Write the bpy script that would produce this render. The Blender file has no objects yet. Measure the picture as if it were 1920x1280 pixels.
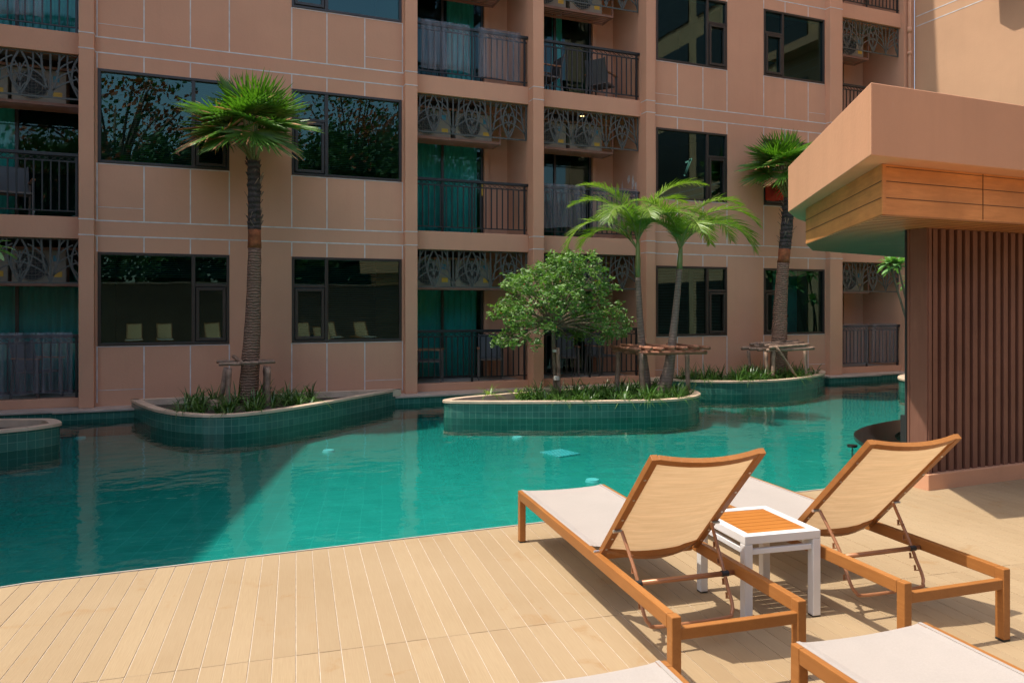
SUN_E = 3.0; SKY_E = .15; EXPO = .9
import bpy, math, random
from mathutils import Vector, Matrix
R = math.radians
rnd = random.Random(7)
scene = bpy.context.scene
COL = scene.collection

# ------------------------------------------------------------------ camera geometry
F = 1386.7                       # focal length in photo pixels (26 mm on 36 mm)
YAW = math.atan(F / 3470.0)
EYE = 1.55
SA, CA = math.sin(YAW), math.cos(YAW)
D = 13.65                        # facade plane
S = 2.98                         # storey height

def W(px, py, z=0.0):            # point of the photo on the horizontal plane z
    Z = F * (EYE - z) / (py - 576.0); xc = (px - 960) / F * Z
    return Vector((Z * SA + xc * CA, Z * CA - xc * SA, z))

def PV(px, py, Y):               # point of the photo on the vertical plane at Y
    u = (px - 960) / F; t = Y / (CA - SA * u)
    return Vector(((SA + CA * u) * t, Y, EYE + (576 - py) / F * t))

def CW(xc, Z, z=0.0):
    return Vector((Z * SA + xc * CA, Z * CA - xc * SA, z))

# ------------------------------------------------------------------ materials
def newmat(name):
    m = bpy.data.materials.new(name); m.use_nodes = True
    nt = m.node_tree; nt.nodes.clear()
    out = nt.nodes.new('ShaderNodeOutputMaterial')
    return m, nt, out

def N(nt, typ, **kw):
    n = nt.nodes.new(typ)
    for k, v in kw.items():
        if k in n.inputs.keys(): n.inputs[k].default_value = v
        else: setattr(n, k, v)
    return n

def mathn(nt, op, a, b=None):
    n = nt.nodes.new('ShaderNodeMath'); n.operation = op
    for i, v in enumerate((a, b)):
        if v is None: continue
        if isinstance(v, (int, float)): n.inputs[i].default_value = v
        else: nt.links.new(v, n.inputs[i])
    return n.outputs[0]

def coords(nt, scale=(1, 1, 1), rot=(0, 0, 0), obj=False):
    if obj:
        src = nt.nodes.new('ShaderNodeTexCoord').outputs['Object']
    else:
        src = nt.nodes.new('ShaderNodeNewGeometry').outputs['Position']
    mp = nt.nodes.new('ShaderNodeMapping')
    mp.inputs['Scale'].default_value = scale; mp.inputs['Rotation'].default_value = rot
    nt.links.new(src, mp.inputs['Vector'])
    return mp.outputs[0]

def mixc(nt, fac, a, b, typ='MIX'):
    n = nt.nodes.new('ShaderNodeMix'); n.data_type = 'RGBA'; n.blend_type = typ
    for idx, v in ((0, fac), (6, a), (7, b)):
        if hasattr(v, 'is_linked'): nt.links.new(v, n.inputs[idx])
        elif idx == 0: n.inputs[0].default_value = v
        else: n.inputs[idx].default_value = (*v[:3], 1)
    return n.outputs[2]

def noise(nt, vec, scale, detail=4, rough=.55, dist=0.0):
    n = nt.nodes.new('ShaderNodeTexNoise')
    n.inputs['Scale'].default_value = scale; n.inputs['Detail'].default_value = detail
    n.inputs['Roughness'].default_value = rough; n.inputs['Distortion'].default_value = dist
    nt.links.new(vec, n.inputs['Vector'])
    return n.outputs['Fac']

def ramp(nt, fac, a, b):
    n = nt.nodes.new('ShaderNodeMapRange'); n.inputs[1].default_value = a; n.inputs[2].default_value = b
    nt.links.new(fac, n.inputs[0]); return n.outputs[0]

def simple(name, col, rough=.6, var=.12, nscale=3.0, bump=0.0, bscale=40.0, metallic=0, spec=.5,
           stretch=(1, 1, 1), dirt=None, obj=False, trans=0.0, fine=None):
    m, nt, out = newmat(name)
    p = nt.nodes.new('ShaderNodeBsdfPrincipled'); nt.links.new(p.outputs[0], out.inputs[0])
    v = coords(nt, stretch, obj=obj)
    f = ramp(nt, noise(nt, v, nscale), .3, .7)
    c = mixc(nt, f, [x * (1 - var) for x in col], [min(1, x * (1 + var)) for x in col])
    if fine:
        g = ramp(nt, noise(nt, v, fine[0], 2), .35, .65)
        c = mixc(nt, g, c, fine[1]) if len(fine) < 3 else mixc(nt, mathn(nt, 'MULTIPLY', g, fine[2]), c, fine[1])
    if dirt:
        g = ramp(nt, noise(nt, v, dirt[1], 6, .7), .55, .75)
        c = mixc(nt, mathn(nt, 'MULTIPLY', g, dirt[2]), c, dirt[0])
    nt.links.new(c, p.inputs['Base Color'])
    p.inputs['Roughness'].default_value = rough; p.inputs['Metallic'].default_value = metallic
    p.inputs['Specular IOR Level'].default_value = spec
    if bump:
        b = nt.nodes.new('ShaderNodeBump'); b.inputs['Strength'].default_value = bump
        b.inputs['Distance'].default_value = .01
        nt.links.new(noise(nt, v, bscale, 5, .6), b.inputs['Height']); nt.links.new(b.outputs[0], p.inputs['Normal'])
    if trans:
        t = nt.nodes.new('ShaderNodeBsdfTranslucent'); nt.links.new(c, t.inputs[0])
        mx = nt.nodes.new('ShaderNodeMixShader'); mx.inputs[0].default_value = trans
        nt.links.new(p.outputs[0], mx.inputs[1]); nt.links.new(t.outputs[0], mx.inputs[2])
        nt.links.new(mx.outputs[0], out.inputs[0])
    return m

def plaster(name, col):
    m, nt, out = newmat(name)
    p = nt.nodes.new('ShaderNodeBsdfPrincipled'); nt.links.new(p.outputs[0], out.inputs[0])
    v = coords(nt)
    f = ramp(nt, noise(nt, v, .7, 5), .3, .7)
    c = mixc(nt, f, [x * .93 for x in col], [x * 1.06 for x in col])
    vs = coords(nt, (2.2, 2.2, .15))
    s = ramp(nt, noise(nt, vs, 1.6, 5, .65), .52, .8)
    c = mixc(nt, mathn(nt, 'MULTIPLY', s, .22), c, [x * .72 for x in col])
    sp = ramp(nt, noise(nt, v, 9, 4, .7), .68, .8)
    c = mixc(nt, mathn(nt, 'MULTIPLY', sp, .14), c, (.62, .55, .5))
    nt.links.new(c, p.inputs['Base Color'])
    p.inputs['Roughness'].default_value = .75; p.inputs['Specular IOR Level'].default_value = .25
    b = nt.nodes.new('ShaderNodeBump'); b.inputs['Strength'].default_value = .35; b.inputs['Distance'].default_value = .006
    h = mathn(nt, 'ADD', noise(nt, v, 26, 6, .6), mathn(nt, 'MULTIPLY', noise(nt, v, 2.5, 3), 2.0))
    nt.links.new(h, b.inputs['Height']); nt.links.new(b.outputs[0], p.inputs['Normal'])
    return m

def wood(name, col, col2, stretch, scale=6, rough=.5, obj=True, bump=.15):
    m, nt, out = newmat(name)
    p = nt.nodes.new('ShaderNodeBsdfPrincipled'); nt.links.new(p.outputs[0], out.inputs[0])
    v = coords(nt, stretch, obj=obj)
    n1 = noise(nt, v, scale, 6, .65, .6)
    c = mixc(nt, ramp(nt, n1, .3, .7), col, col2)
    v2 = coords(nt, (1, 1, 1), obj=obj)
    c = mixc(nt, ramp(nt, noise(nt, v2, 2.2, 4), .35, .75), c, [x * .85 for x in col2])
    nt.links.new(c, p.inputs['Base Color']); p.inputs['Roughness'].default_value = rough
    p.inputs['Specular IOR Level'].default_value = .35
    b = nt.nodes.new('ShaderNodeBump'); b.inputs['Strength'].default_value = bump; b.inputs['Distance'].default_value = .003
    nt.links.new(n1, b.inputs['Height']); nt.links.new(b.outputs[0], p.inputs['Normal'])
    return m

def tile(name, col, col2, grout, size, joint, mode='floor', rough=.25, wob=0.0):
    m, nt, out = newmat(name)
    p = nt.nodes.new('ShaderNodeBsdfPrincipled'); nt.links.new(p.outputs[0], out.inputs[0])
    if mode == 'uv':
        src = nt.nodes.new('ShaderNodeUVMap').outputs[0]
        mp = nt.nodes.new('ShaderNodeMapping'); nt.links.new(src, mp.inputs[0]); v = mp.outputs[0]
    else:
        v = coords(nt, rot=(0, 0, R(12)))
    if wob:
        nz = nt.nodes.new('ShaderNodeTexNoise'); nz.inputs['Scale'].default_value = 1.1; nt.links.new(v, nz.inputs[0])
        vm = nt.nodes.new('ShaderNodeVectorMath'); vm.operation = 'MULTIPLY_ADD'
        nt.links.new(nz.outputs['Color'], vm.inputs[0]); vm.inputs[1].default_value = (wob, wob, 0); nt.links.new(v, vm.inputs[2]); v = vm.outputs[0]
    b = nt.nodes.new('ShaderNodeTexBrick'); b.offset = 0.0; b.squash = 1.0
    b.inputs['Scale'].default_value = 1.0; b.inputs['Brick Width'].default_value = size; b.inputs['Row Height'].default_value = size
    b.inputs['Mortar Size'].default_value = joint; b.inputs['Mortar Smooth'].default_value = .15
    b.inputs['Bias'].default_value = 0
    b.inputs['Color1'].default_value = (*col, 1); b.inputs['Color2'].default_value = (*col2, 1); b.inputs['Mortar'].default_value = (*grout, 1)
    nt.links.new(v, b.inputs['Vector'])
    v3 = coords(nt)
    c = mixc(nt, mathn(nt, 'MULTIPLY', ramp(nt, noise(nt, v3, 5, 5, .65), .35, .8), .45), b.outputs['Color'], [x * .6 for x in col])
    nt.links.new(c, p.inputs['Base Color']); p.inputs['Roughness'].default_value = rough
    bp = nt.nodes.new('ShaderNodeBump'); bp.inputs['Strength'].default_value = .3; bp.inputs['Distance'].default_value = .003; bp.invert = True
    nt.links.new(b.outputs['Fac'], bp.inputs['Height']); nt.links.new(bp.outputs[0], p.inputs['Normal'])
    return m

def glassmat(name, tint, base=.05, mult=1.3, gl=(.85, .97, .97), ior=1.5):
    m, nt, out = newmat(name)
    t = nt.nodes.new('ShaderNodeBsdfTransparent'); t.inputs[0].default_value = (*tint, 1)
    g = nt.nodes.new('ShaderNodeBsdfGlossy'); g.inputs[0].default_value = (*gl, 1); g.inputs['Roughness'].default_value = .0
    fr = nt.nodes.new('ShaderNodeFresnel'); fr.inputs[0].default_value = ior
    f = mathn(nt, 'MINIMUM', mathn(nt, 'ADD', mathn(nt, 'MULTIPLY', fr.outputs[0], mult), base), 1.0)
    b = nt.nodes.new('ShaderNodeBump'); b.inputs['Strength'].default_value = .05; b.inputs['Distance'].default_value = .02
    nt.links.new(noise(nt, coords(nt), .9, 2), b.inputs['Height']); nt.links.new(b.outputs[0], g.inputs['Normal'])
    mx = nt.nodes.new('ShaderNodeMixShader')
    nt.links.new(f, mx.inputs[0]); nt.links.new(t.outputs[0], mx.inputs[1]); nt.links.new(g.outputs[0], mx.inputs[2])
    nt.links.new(mx.outputs[0], out.inputs[0])
    return m

def watermat():
    m, nt, out = newmat('pool_water')
    t = nt.nodes.new('ShaderNodeBsdfTransparent'); t.inputs[0].default_value = (.31, .735, .75, 1)
    g = nt.nodes.new('ShaderNodeBsdfGlossy'); g.inputs[0].default_value = (.95, 1, .98, 1); g.inputs['Roughness'].default_value = .0
    v = coords(nt, (1, 1.3, 1))
    h = mathn(nt, 'ADD', noise(nt, v, 2.2, 2, .5), mathn(nt, 'MULTIPLY', noise(nt, v, 9, 3, .5, .4), .16))
    b = nt.nodes.new('ShaderNodeBump'); b.inputs['Strength'].default_value = 1.0; b.inputs['Distance'].default_value = .010
    nt.links.new(h, b.inputs['Height'])
    nt.links.new(b.outputs[0], g.inputs['Normal'])
    fr = nt.nodes.new('ShaderNodeFresnel'); fr.inputs[0].default_value = 1.33; nt.links.new(b.outputs[0], fr.inputs['Normal'])
    mx = nt.nodes.new('ShaderNodeMixShader'); nt.links.new(fr.outputs[0], mx.inputs[0])
    nt.links.new(t.outputs[0], mx.inputs[1]); nt.links.new(g.outputs[0], mx.inputs[2]); nt.links.new(mx.outputs[0], out.inputs[0])
    return m

def deckmat():
    m, nt, out = newmat('deck_planks')
    p = nt.nodes.new('ShaderNodeBsdfPrincipled'); nt.links.new(p.outputs[0], out.inputs[0])
    v = coords(nt, rot=(0, 0, R(5.5)))
    at = nt.nodes.new('ShaderNodeAttribute'); at.attribute_name = 'tone'
    c = mixc(nt, at.outputs['Fac'], (.305, .218, .124), (.35, .255, .147))
    vs = nt.nodes.new('ShaderNodeMapping'); vs.inputs['Scale'].default_value = (1, .035, 1); nt.links.new(v, vs.inputs[0])
    g = noise(nt, vs.outputs[0], 190, 3, .6)
    c = mixc(nt, mathn(nt, 'MULTIPLY', ramp(nt, g, .38, .66), .40), c, (.265, .178, .098))
    big = ramp(nt, noise(nt, v, 1.3, 4), .35, .7)
    c = mixc(nt, mathn(nt, 'MULTIPLY', big, .3), c, (.39, .295, .185))
    st = ramp(nt, noise(nt, v, 4.2, 5, .62, .5), .58, .66)
    zone = ramp(nt, noise(nt, v, .9, 2), .46, .56)
    c = mixc(nt, mathn(nt, 'MULTIPLY', mathn(nt, 'MULTIPLY', st, zone), .42), c, (.275, .15, .055))
    sp = ramp(nt, noise(nt, v, 38, 2), .78, .83)
    c = mixc(nt, mathn(nt, 'MULTIPLY', sp, .5), c, (.4, .25, .14))
    nt.links.new(c, p.inputs['Base Color']); p.inputs['Roughness'].default_value = .62
    p.inputs['Specular IOR Level'].default_value = .3
    b = nt.nodes.new('ShaderNodeBump'); b.inputs['Strength'].default_value = .35; b.inputs['Distance'].default_value = .002
    nt.links.new(g, b.inputs['Height']); nt.links.new(b.outputs[0], p.inputs['Normal'])
    return m

def leafmat(name, col, col2, trans=.35, rough=.4, nscale=6):
    m, nt, out = newmat(name)
    p = nt.nodes.new('ShaderNodeBsdfPrincipled')
    v = coords(nt)
    c = mixc(nt, ramp(nt, noise(nt, v, nscale, 3), .3, .7), col, col2)
    nt.links.new(c, p.inputs['Base Color']); p.inputs['Roughness'].default_value = rough
    t = nt.nodes.new('ShaderNodeBsdfTranslucent')
    c2 = mixc(nt, 1.0, c, (1.0, 1.25, .35), 'MULTIPLY')
    nt.links.new(c2, t.inputs[0])
    mx = nt.nodes.new('ShaderNodeMixShader'); mx.inputs[0].default_value = trans
    nt.links.new(p.outputs[0], mx.inputs[1]); nt.links.new(t.outputs[0], mx.inputs[2]); nt.links.new(mx.outputs[0], out.inputs[0])
    return m

def trunkmat(name, col, col2, rings, bump=1.0):
    m, nt, out = newmat(name)
    p = nt.nodes.new('ShaderNodeBsdfPrincipled'); nt.links.new(p.outputs[0], out.inputs[0])
    v = coords(nt)
    w = nt.nodes.new('ShaderNodeTexWave'); w.bands_direction = 'Z'; w.inputs['Scale'].default_value = rings
    w.inputs['Distortion'].default_value = 4.5; w.inputs['Detail'].default_value = 3; w.inputs['Detail Scale'].default_value = 2
    nt.links.new(v, w.inputs[0])
    c = mixc(nt, w.outputs['Fac'], col, col2)
    c = mixc(nt, mathn(nt, 'MULTIPLY', ramp(nt, noise(nt, v, 14, 5, .7), .4, .7), .5), c, [x * .5 for x in col])
    nt.links.new(c, p.inputs['Base Color']); p.inputs['Roughness'].default_value = .85
    b = nt.nodes.new('ShaderNodeBump'); b.inputs['Strength'].default_value = bump; b.inputs['Distance'].default_value = .012
    nt.links.new(mathn(nt, 'ADD', w.outputs['Fac'], noise(nt, v, 30, 4)), b.inputs['Height']); nt.links.new(b.outputs[0], p.inputs['Normal'])
    return m

M = {}
M['wall'] = plaster('terracotta_render', (.595, .318, .200))
M['canopyp'] = plaster('canopy_render', (.60, .315, .185))
M['wing'] = plaster('wing_render', (.56, .335, .20))
M['white_joint'] = simple('joint_sealant', (.60, .58, .56), .6, .2, 6)
M['frame'] = simple('window_frame_metal', (.032, .027, .023), .35, .2)
M['rail'] = simple('railing_iron', (.011, .015, .017), .4, .25, 9)
M['screen'] = simple('lattice_metal', (.060, .068, .060), .5, .2)
M['glass'] = glassmat('window_glass', (.18, .54, .54), .06, 1.25, (.40, .72, .70))
M['glass_door'] = glassmat('door_glass', (.24, .80, .78), .02, .9, (.5, .8, .82))
M['curtain'] = simple('curtain_cloth', (.82, .84, .78), .8, .06, trans=.3)
M['blind'] = simple('blind_slats', (.16, .26, .25), .5, .1)
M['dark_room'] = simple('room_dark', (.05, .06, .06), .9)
M['teal_room'] = simple('room_teal', (.30, .62, .52), .9, .05)
M['ceiling'] = simple('balcony_ceiling', (.42, .38, .32), .8, .06)
M['ceiling_lit_band'] = simple('balcony_ceiling_lit_band', (.55, .25, .14), .8, .06)  # orange of the lit band under the slab, coloured as a separate strip
M['ac'] = simple('ac_casing', (.30, .265, .21), .5, .08, dirt=((.2, .18, .14), 3, .4))
M['acdark'] = simple('ac_fan_dark', (.02, .028, .03), .6)
M['acgrille'] = simple('ac_grille_wire', (.28, .27, .24), .5)
M['tray'] = simple('tray_paint', (.30, .155, .11), .6, .1)
M['yellow'] = simple('yellow_sticker', (.7, .42, .05), .5, .05)
M['blue'] = simple('blue_sticker', (.05, .28, .4), .5, .05)
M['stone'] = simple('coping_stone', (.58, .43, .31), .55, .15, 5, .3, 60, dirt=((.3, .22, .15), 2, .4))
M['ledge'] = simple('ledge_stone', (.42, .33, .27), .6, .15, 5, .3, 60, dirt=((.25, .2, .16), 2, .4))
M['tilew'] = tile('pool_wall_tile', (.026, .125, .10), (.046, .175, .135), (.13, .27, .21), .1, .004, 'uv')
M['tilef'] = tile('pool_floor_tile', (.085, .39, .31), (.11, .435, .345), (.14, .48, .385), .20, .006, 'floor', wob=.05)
M['water'] = watermat()
M['deck'] = deckmat()
M['seam'] = simple('deck_seam_sunlit', (.50, .42, .34), .8, .2, 20)  # paleness stands for sun caught along the plank gaps
M['trim'] = simple('pool_edge_trim', (.46, .41, .34), .5, .1)
M['soil'] = simple('planter_soil', (.06, .045, .035), .95, .4, 8, .8, 30)
M['ground'] = simple('ground_earth', (.2, .17, .13), .95, .2, 1)
M['teak'] = wood('lounger_wood_finish', (.38, .158, .043), (.30, .115, .028), (14, 1.2, 14), 5, .42)
M['sling'] = simple('sling_fabric', (.46, .415, .375), .75, .03, 5, .15, 400, stretch=(1, 1, 1), obj=True, trans=.25,
                    fine=(160, (.40, .35, .31), .35), dirt=((.36, .29, .23), 2, .3))
M['sling_backlit'] = simple('sling_fabric_backlit', (.74, .53, .31), .75, .06, 3, 0.1, 120, stretch=(.5, 9, 9), obj=True, trans=.45,
                        fine=(9, (.60, .40, .21), .5))  # tan of sunlight coming through the cloth, put into the base colour
M['bronze'] = simple('bronze_tube', (.34, .15, .07), .35, .15, 8, metallic=.2)
M['steel'] = simple('steel_bolt', (.7, .68, .65), .3, .05, metallic=.9)
M['white'] = simple('white_powder_coat', (.68, .67, .66), .35, .03)
M['orange'] = wood('orange_slats', (.44, .165, .028), (.38, .135, .022), (3, 30, 3), 4, .5)
M['black'] = simple('black_rubber', (.015, .015, .015), .6)
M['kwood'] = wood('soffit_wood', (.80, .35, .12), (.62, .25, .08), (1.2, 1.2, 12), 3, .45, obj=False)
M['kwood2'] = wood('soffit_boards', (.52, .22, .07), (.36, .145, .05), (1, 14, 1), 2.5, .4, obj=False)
M['groove'] = simple('wood_groove', (.12, .06, .03), .8)
M['slat'] = wood('brown_slat', (.21, .098, .066), (.165, .074, .050), (9, 9, .8), 3, .5, obj=False)
M['slatback'] = simple('slat_backing', (.014, .010, .008), .8)
M['granite'] = simple('black_granite', (.018, .016, .016), .12, .4, 60, spec=.6)
M['fan'] = leafmat('fan_palm_leaf', (.06, .155, .022), (.15, .31, .045), .4, .4)
M['fandry'] = leafmat('dry_palm_leaf', (.42, .17, .07), (.52, .30, .14), .2, .7)
M['feather'] = leafmat('feather_palm_leaf', (.10, .20, .025), (.25, .36, .06), .4, .4)
M['crownshaft'] = simple('green_crownshaft', (.20, .23, .08), .4, .2, 4)
M['treeleaf'] = leafmat('small_tree_leaf', (.065, .16, .03), (.22, .36, .10), .35, .5, 3)
M['plum'] = leafmat('plumeria_leaf', (.12, .27, .09), (.24, .42, .17), .3, .3)
M['grass'] = leafmat('strap_leaf', (.03, .095, .018), (.09, .18, .035), .25, .35)
M['farleaf'] = leafmat('far_tree_leaf', (.03, .09, .02), (.08, .17, .035), .2, .6, .8)
M['flower'] = leafmat('flame_flower', (.50, .10, .04), (.5, .16, .06), .2, .6, 2)
M['fantrunk'] = trunkmat('fan_palm_trunk', (.30, .18, .12), (.13, .075, .05), 7)
M['husk'] = trunkmat('fan_palm_husk', (.09, .07, .06), (.035, .028, .024), 3.5, 1.5)
M['rust'] = simple('red_fibre_bark', (.27, .085, .03), .9, .4, 12, 1, 40)
M['greytrunk'] = trunkmat('grey_palm_trunk', (.25, .18, .14), (.18, .13, .10), 6, .4)
M['bark'] = simple('tree_bark', (.20, .145, .10), .9, .3, 14, 1, 50)
M['stake'] = simple('stake_wood', (.28, .185, .13), .85, .35, 9, .8, 40, stretch=(1, 1, 1), dirt=((.08, .05, .035), 6, .7))
M['stakered'] = simple('stake_bark_red', (.33, .14, .08), .85, .35, 12, .8, 40, dirt=((.1, .05, .03), 6, .7))
M['rope'] = simple('tie_rope', (.5, .48, .42), .8)
M['rock'] = simple('planter_rock', (.36, .26, .18), .9, .3, 5, .8, 20)
M['plastic'] = None
M['redcloth'] = simple('red_cloth', (.62, .035, .015), .7, .2, 6, trans=.3)
M['tape'] = simple('green_tape', (.16, .46, .33), .5, .05)
M['lampw'] = simple('pool_lamp_white', (.80, .9, .86), .4, .03)
M['grate'] = tile('pool_grate_mesh', (.55, .85, .85), (.75, .92, .9), (.2, .6, .62), .05, .006, 'floor')
M['fence'] = simple('garden_wall_paint', (.16, .125, .095), .8, .15)
M['chairfab'] = simple('chair_sling_grey', (.10, .11, .11), .7, .1)
M['chairmet'] = simple('chair_metal_grey', (.16, .14, .125), .45, .1)
M['chairarm'] = simple('chair_arm_wood', (.42, .2, .1), .5, .2, 10)
def plastic():
    m, nt, out = newmat('plastic_sheet')
    t = nt.nodes.new('ShaderNodeBsdfTransparent'); t.inputs[0].default_value = (.8, .84, .86, 1)
    p = nt.nodes.new('ShaderNodeBsdfPrincipled'); p.inputs['Base Color'].default_value = (.30, .30, .33, 1); p.inputs['Roughness'].default_value = .25
    v = coords(nt, (14, 14, .7))
    f = mathn(nt, 'ADD', mathn(nt, 'MULTIPLY', ramp(nt, noise(nt, v, 1.5, 4, .6), .35, .7), .34), .10)
    mx = nt.nodes.new('ShaderNodeMixShader'); nt.links.new(f, mx.inputs[0])
    nt.links.new(t.outputs[0], mx.inputs[1]); nt.links.new(p.outputs[0], mx.inputs[2]); nt.links.new(mx.outputs[0], out.inputs[0])
    return m
M['plastic'] = plastic()
M['lamp'] = simple('warm_lamp', (1, .6, .2), .5, .0)
def emis(name, col, s):
    m, nt, out = newmat(name); e = nt.nodes.new('ShaderNodeEmission'); e.inputs[0].default_value = (*col, 1); e.inputs[1].default_value = s
    nt.links.new(e.outputs[0], out.inputs[0]); return m
M['lamp'] = emis('lit_downlight', (1, .62, .25), 3)

# ------------------------------------------------------------------ mesh builder
class MB:
    def __init__(s): s.v = []; s.f = []; s.m = []; s.uv = {}; s.tone = []
    def quad(s, pts, mi=0, uv=None):
        i = len(s.v); s.v += [tuple(p) for p in pts]; s.f.append(tuple(range(i, i + len(pts)))); s.m.append(mi)
        if uv: s.uv[len(s.f) - 1] = uv
        return s
    def box(s, a, b, mi=0):
        x0, y0, z0 = a; x1, y1, z1 = b
        if x0 > x1: x0, x1 = x1, x0
        if y0 > y1: y0, y1 = y1, y0
        if z0 > z1: z0, z1 = z1, z0
        i = len(s.v)
        s.v += [(x0, y0, z0), (x1, y0, z0), (x1, y1, z0), (x0, y1, z0), (x0, y0, z1), (x1, y0, z1), (x1, y1, z1), (x0, y1, z1)]
        for q in ((0, 3, 2, 1), (4, 5, 6, 7), (0, 1, 5, 4), (1, 2, 6, 5), (2, 3, 7, 6), (3, 0, 4, 7)):
            s.f.append(tuple(i + k for k in q)); s.m.append(mi)
        return s
    def bar(s, p, q, w, h, up=(0, 0, 1), mi=0):
        p = Vector(p); q = Vector(q); d = (q - p).normalized(); up = Vector(up)
        sd = d.cross(up)
        if sd.length < 1e-4: sd = d.cross(Vector((0, 1, 0)))
        sd.normalize(); u = sd.cross(d).normalized()
        i = len(s.v)
        for c in (p, q):
            for a, b in ((-1, -1), (1, -1), (1, 1), (-1, 1)):
                s.v.append(tuple(c + sd * (a * w / 2) + u * (b * h / 2)))
        for f in ((0, 1, 2, 3), (7, 6, 5, 4), (0, 4, 5, 1), (1, 5, 6, 2), (2, 6, 7, 3), (3, 7, 4, 0)):
            s.f.append(tuple(i + k for k in f)); s.m.append(mi)
        return s
    def tube(s, pts, rad, n=10, mi=0, cap=True, jit=0.0, prof=None):
        pts = [Vector(p) for p in pts]
        if isinstance(rad, (int, float)): rad = [rad] * len(pts)
        i0 = len(s.v); ref = None
        for k, p in enumerate(pts):
            d = (pts[min(k + 1, len(pts) - 1)] - pts[max(k - 1, 0)]).normalized()
            if ref is None:
                ref = Vector((1, 0, 0)) if abs(d.x) < .8 else Vector((0, 1, 0))
            a = (ref - d * ref.dot(d)).normalized(); b = d.cross(a); ref = a
            for j in range(n):
                t = 2 * math.pi * j / n; r = rad[k] * (1 + (rnd.uniform(-jit, jit) if jit else 0))
                s.v.append(tuple(p + (a * math.cos(t) + b * math.sin(t)) * r))
        for k in range(len(pts) - 1):
            for j in range(n):
                s.f.append((i0 + k * n + j, i0 + k * n + (j + 1) % n, i0 + (k + 1) * n + (j + 1) % n, i0 + (k + 1) * n + j)); s.m.append(mi)
        if cap:
            s.f.append(tuple(i0 + j for j in reversed(range(n)))); s.m.append(mi)
            e = i0 + (len(pts) - 1) * n
            s.f.append(tuple(e + j for j in range(n))); s.m.append(mi)
        return s
    def prism(s, poly, z0, z1, mi=0, top=True, bottom=True, sides=True):
        n = len(poly); i = len(s.v)
        s.v += [(p[0], p[1], z0) for p in poly] + [(p[0], p[1], z1) for p in poly]
        if top: s.f.append(tuple(i + n + k for k in range(n))); s.m.append(mi)
        if bottom: s.f.append(tuple(i + k for k in reversed(range(n)))); s.m.append(mi)
        if sides:
            L = 0
            for k in range(n):
                k2 = (k + 1) % n
                s.f.append((i + k, i + k2, i + n + k2, i + n + k)); s.m.append(mi)
                l = math.hypot(poly[k2][0] - poly[k][0], poly[k2][1] - poly[k][1])
                s.uv[len(s.f) - 1] = [(L, z0), (L + l, z0), (L + l, z1), (L, z1)]; L += l
        return s
    def build(s, name, mats, parent=None, smooth=False, bevel=0, local=False, loc=None):
        me = bpy.data.meshes.new(name)
        off = Vector((0, 0, 0))
        if parent is not None and not local: off = Vector(parent.matrix_world.translation) if False else world_loc(parent)
        if loc is not None: off = Vector(loc)
        vs = [(x - off.x, y - off.y, z - off.z) for x, y, z in s.v]
        me.from_pydata(vs, [], s.f)
        if not isinstance(mats, (list, tuple)): mats = [mats]
        for m in mats: me.materials.append(m)
        if len(mats) > 1: me.polygons.foreach_set('material_index', s.m)
        if s.uv:
            ul = me.uv_layers.new(name='UVMap')
            for fi, uv in s.uv.items():
                p = me.polygons[fi]
                for li, c in zip(p.loop_indices, uv): ul.data[li].uv = c
        if s.tone:
            a = me.attributes.new('tone', 'FLOAT', 'FACE'); a.data.foreach_set('value', s.tone)
        if smooth: me.polygons.foreach_set('use_smooth', [True] * len(me.polygons))
        me.update()
        o = bpy.data.objects.new(name, me); COL.objects.link(o)
        if parent is not None: o.parent = parent
        if loc is not None: o.location = loc
        if bevel:
            b = o.modifiers.new('bevel', 'BEVEL'); b.width = bevel; b.segments = 2; b.limit_method = 'ANGLE'
            b.harden_normals = False
        return o

def world_loc(o):
    l = Vector((0, 0, 0))
    while o is not None: l += Vector(o.location); o = o.parent
    return l

def tag(o, label=None, cat=None, group=None, kind=None):
    if label: o['label'] = label
    if cat: o['category'] = cat
    if group: o['group'] = group
    if kind: o['kind'] = kind
    return o

def thing(name, label, cat, loc=(0, 0, 0), rz=0, group=None):
    o = bpy.data.objects.new(name, None); COL.objects.link(o); o.empty_display_size = .2
    o.location = loc; o.rotation_euler = (0, 0, rz)
    return tag(o, label, cat, group)

def copy_tree(o, parent=None):
    c = o.copy(); COL.objects.link(c)
    if parent is not None: c.parent = parent
    for ch in list(o.children): copy_tree(ch, c)
    return c

def place(proto, used, loc, rz, label, group=None):
    o = proto if not used.get(proto.name) else copy_tree(proto)
    used[proto.name] = True
    o.location = loc; o.rotation_euler = (0, 0, rz); o['label'] = label
    if group: o['group'] = group
    return o
USED = {}

def smooth_closed(pts, n=6):        # Catmull-Rom through the points
    out = []; m = len(pts)
    for i in range(m):
        p0, p1, p2, p3 = [Vector(pts[(i + k - 1) % m][:2]) for k in range(4)]
        for j in range(n):
            t = j / n
            out.append(.5 * ((2 * p1) + (-p0 + p2) * t + (2 * p0 - 5 * p1 + 4 * p2 - p3) * t * t + (-p0 + 3 * p1 - 3 * p2 + p3) * t ** 3))
    return out

def smooth_open(pts, n=6):
    pts = [Vector(p) for p in pts]; pp = [pts[0]] + pts + [pts[-1]]; out = []
    for i in range(len(pts) - 1):
        p0, p1, p2, p3 = pp[i:i + 4]
        for j in range(n):
            t = j / n
            out.append(.5 * ((2 * p1) + (-p0 + p2) * t + (2 * p0 - 5 * p1 + 4 * p2 - p3) * t * t + (-p0 + 3 * p1 - 3 * p2 + p3) * t ** 3))
    out.append(pts[-1]); return out

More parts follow.
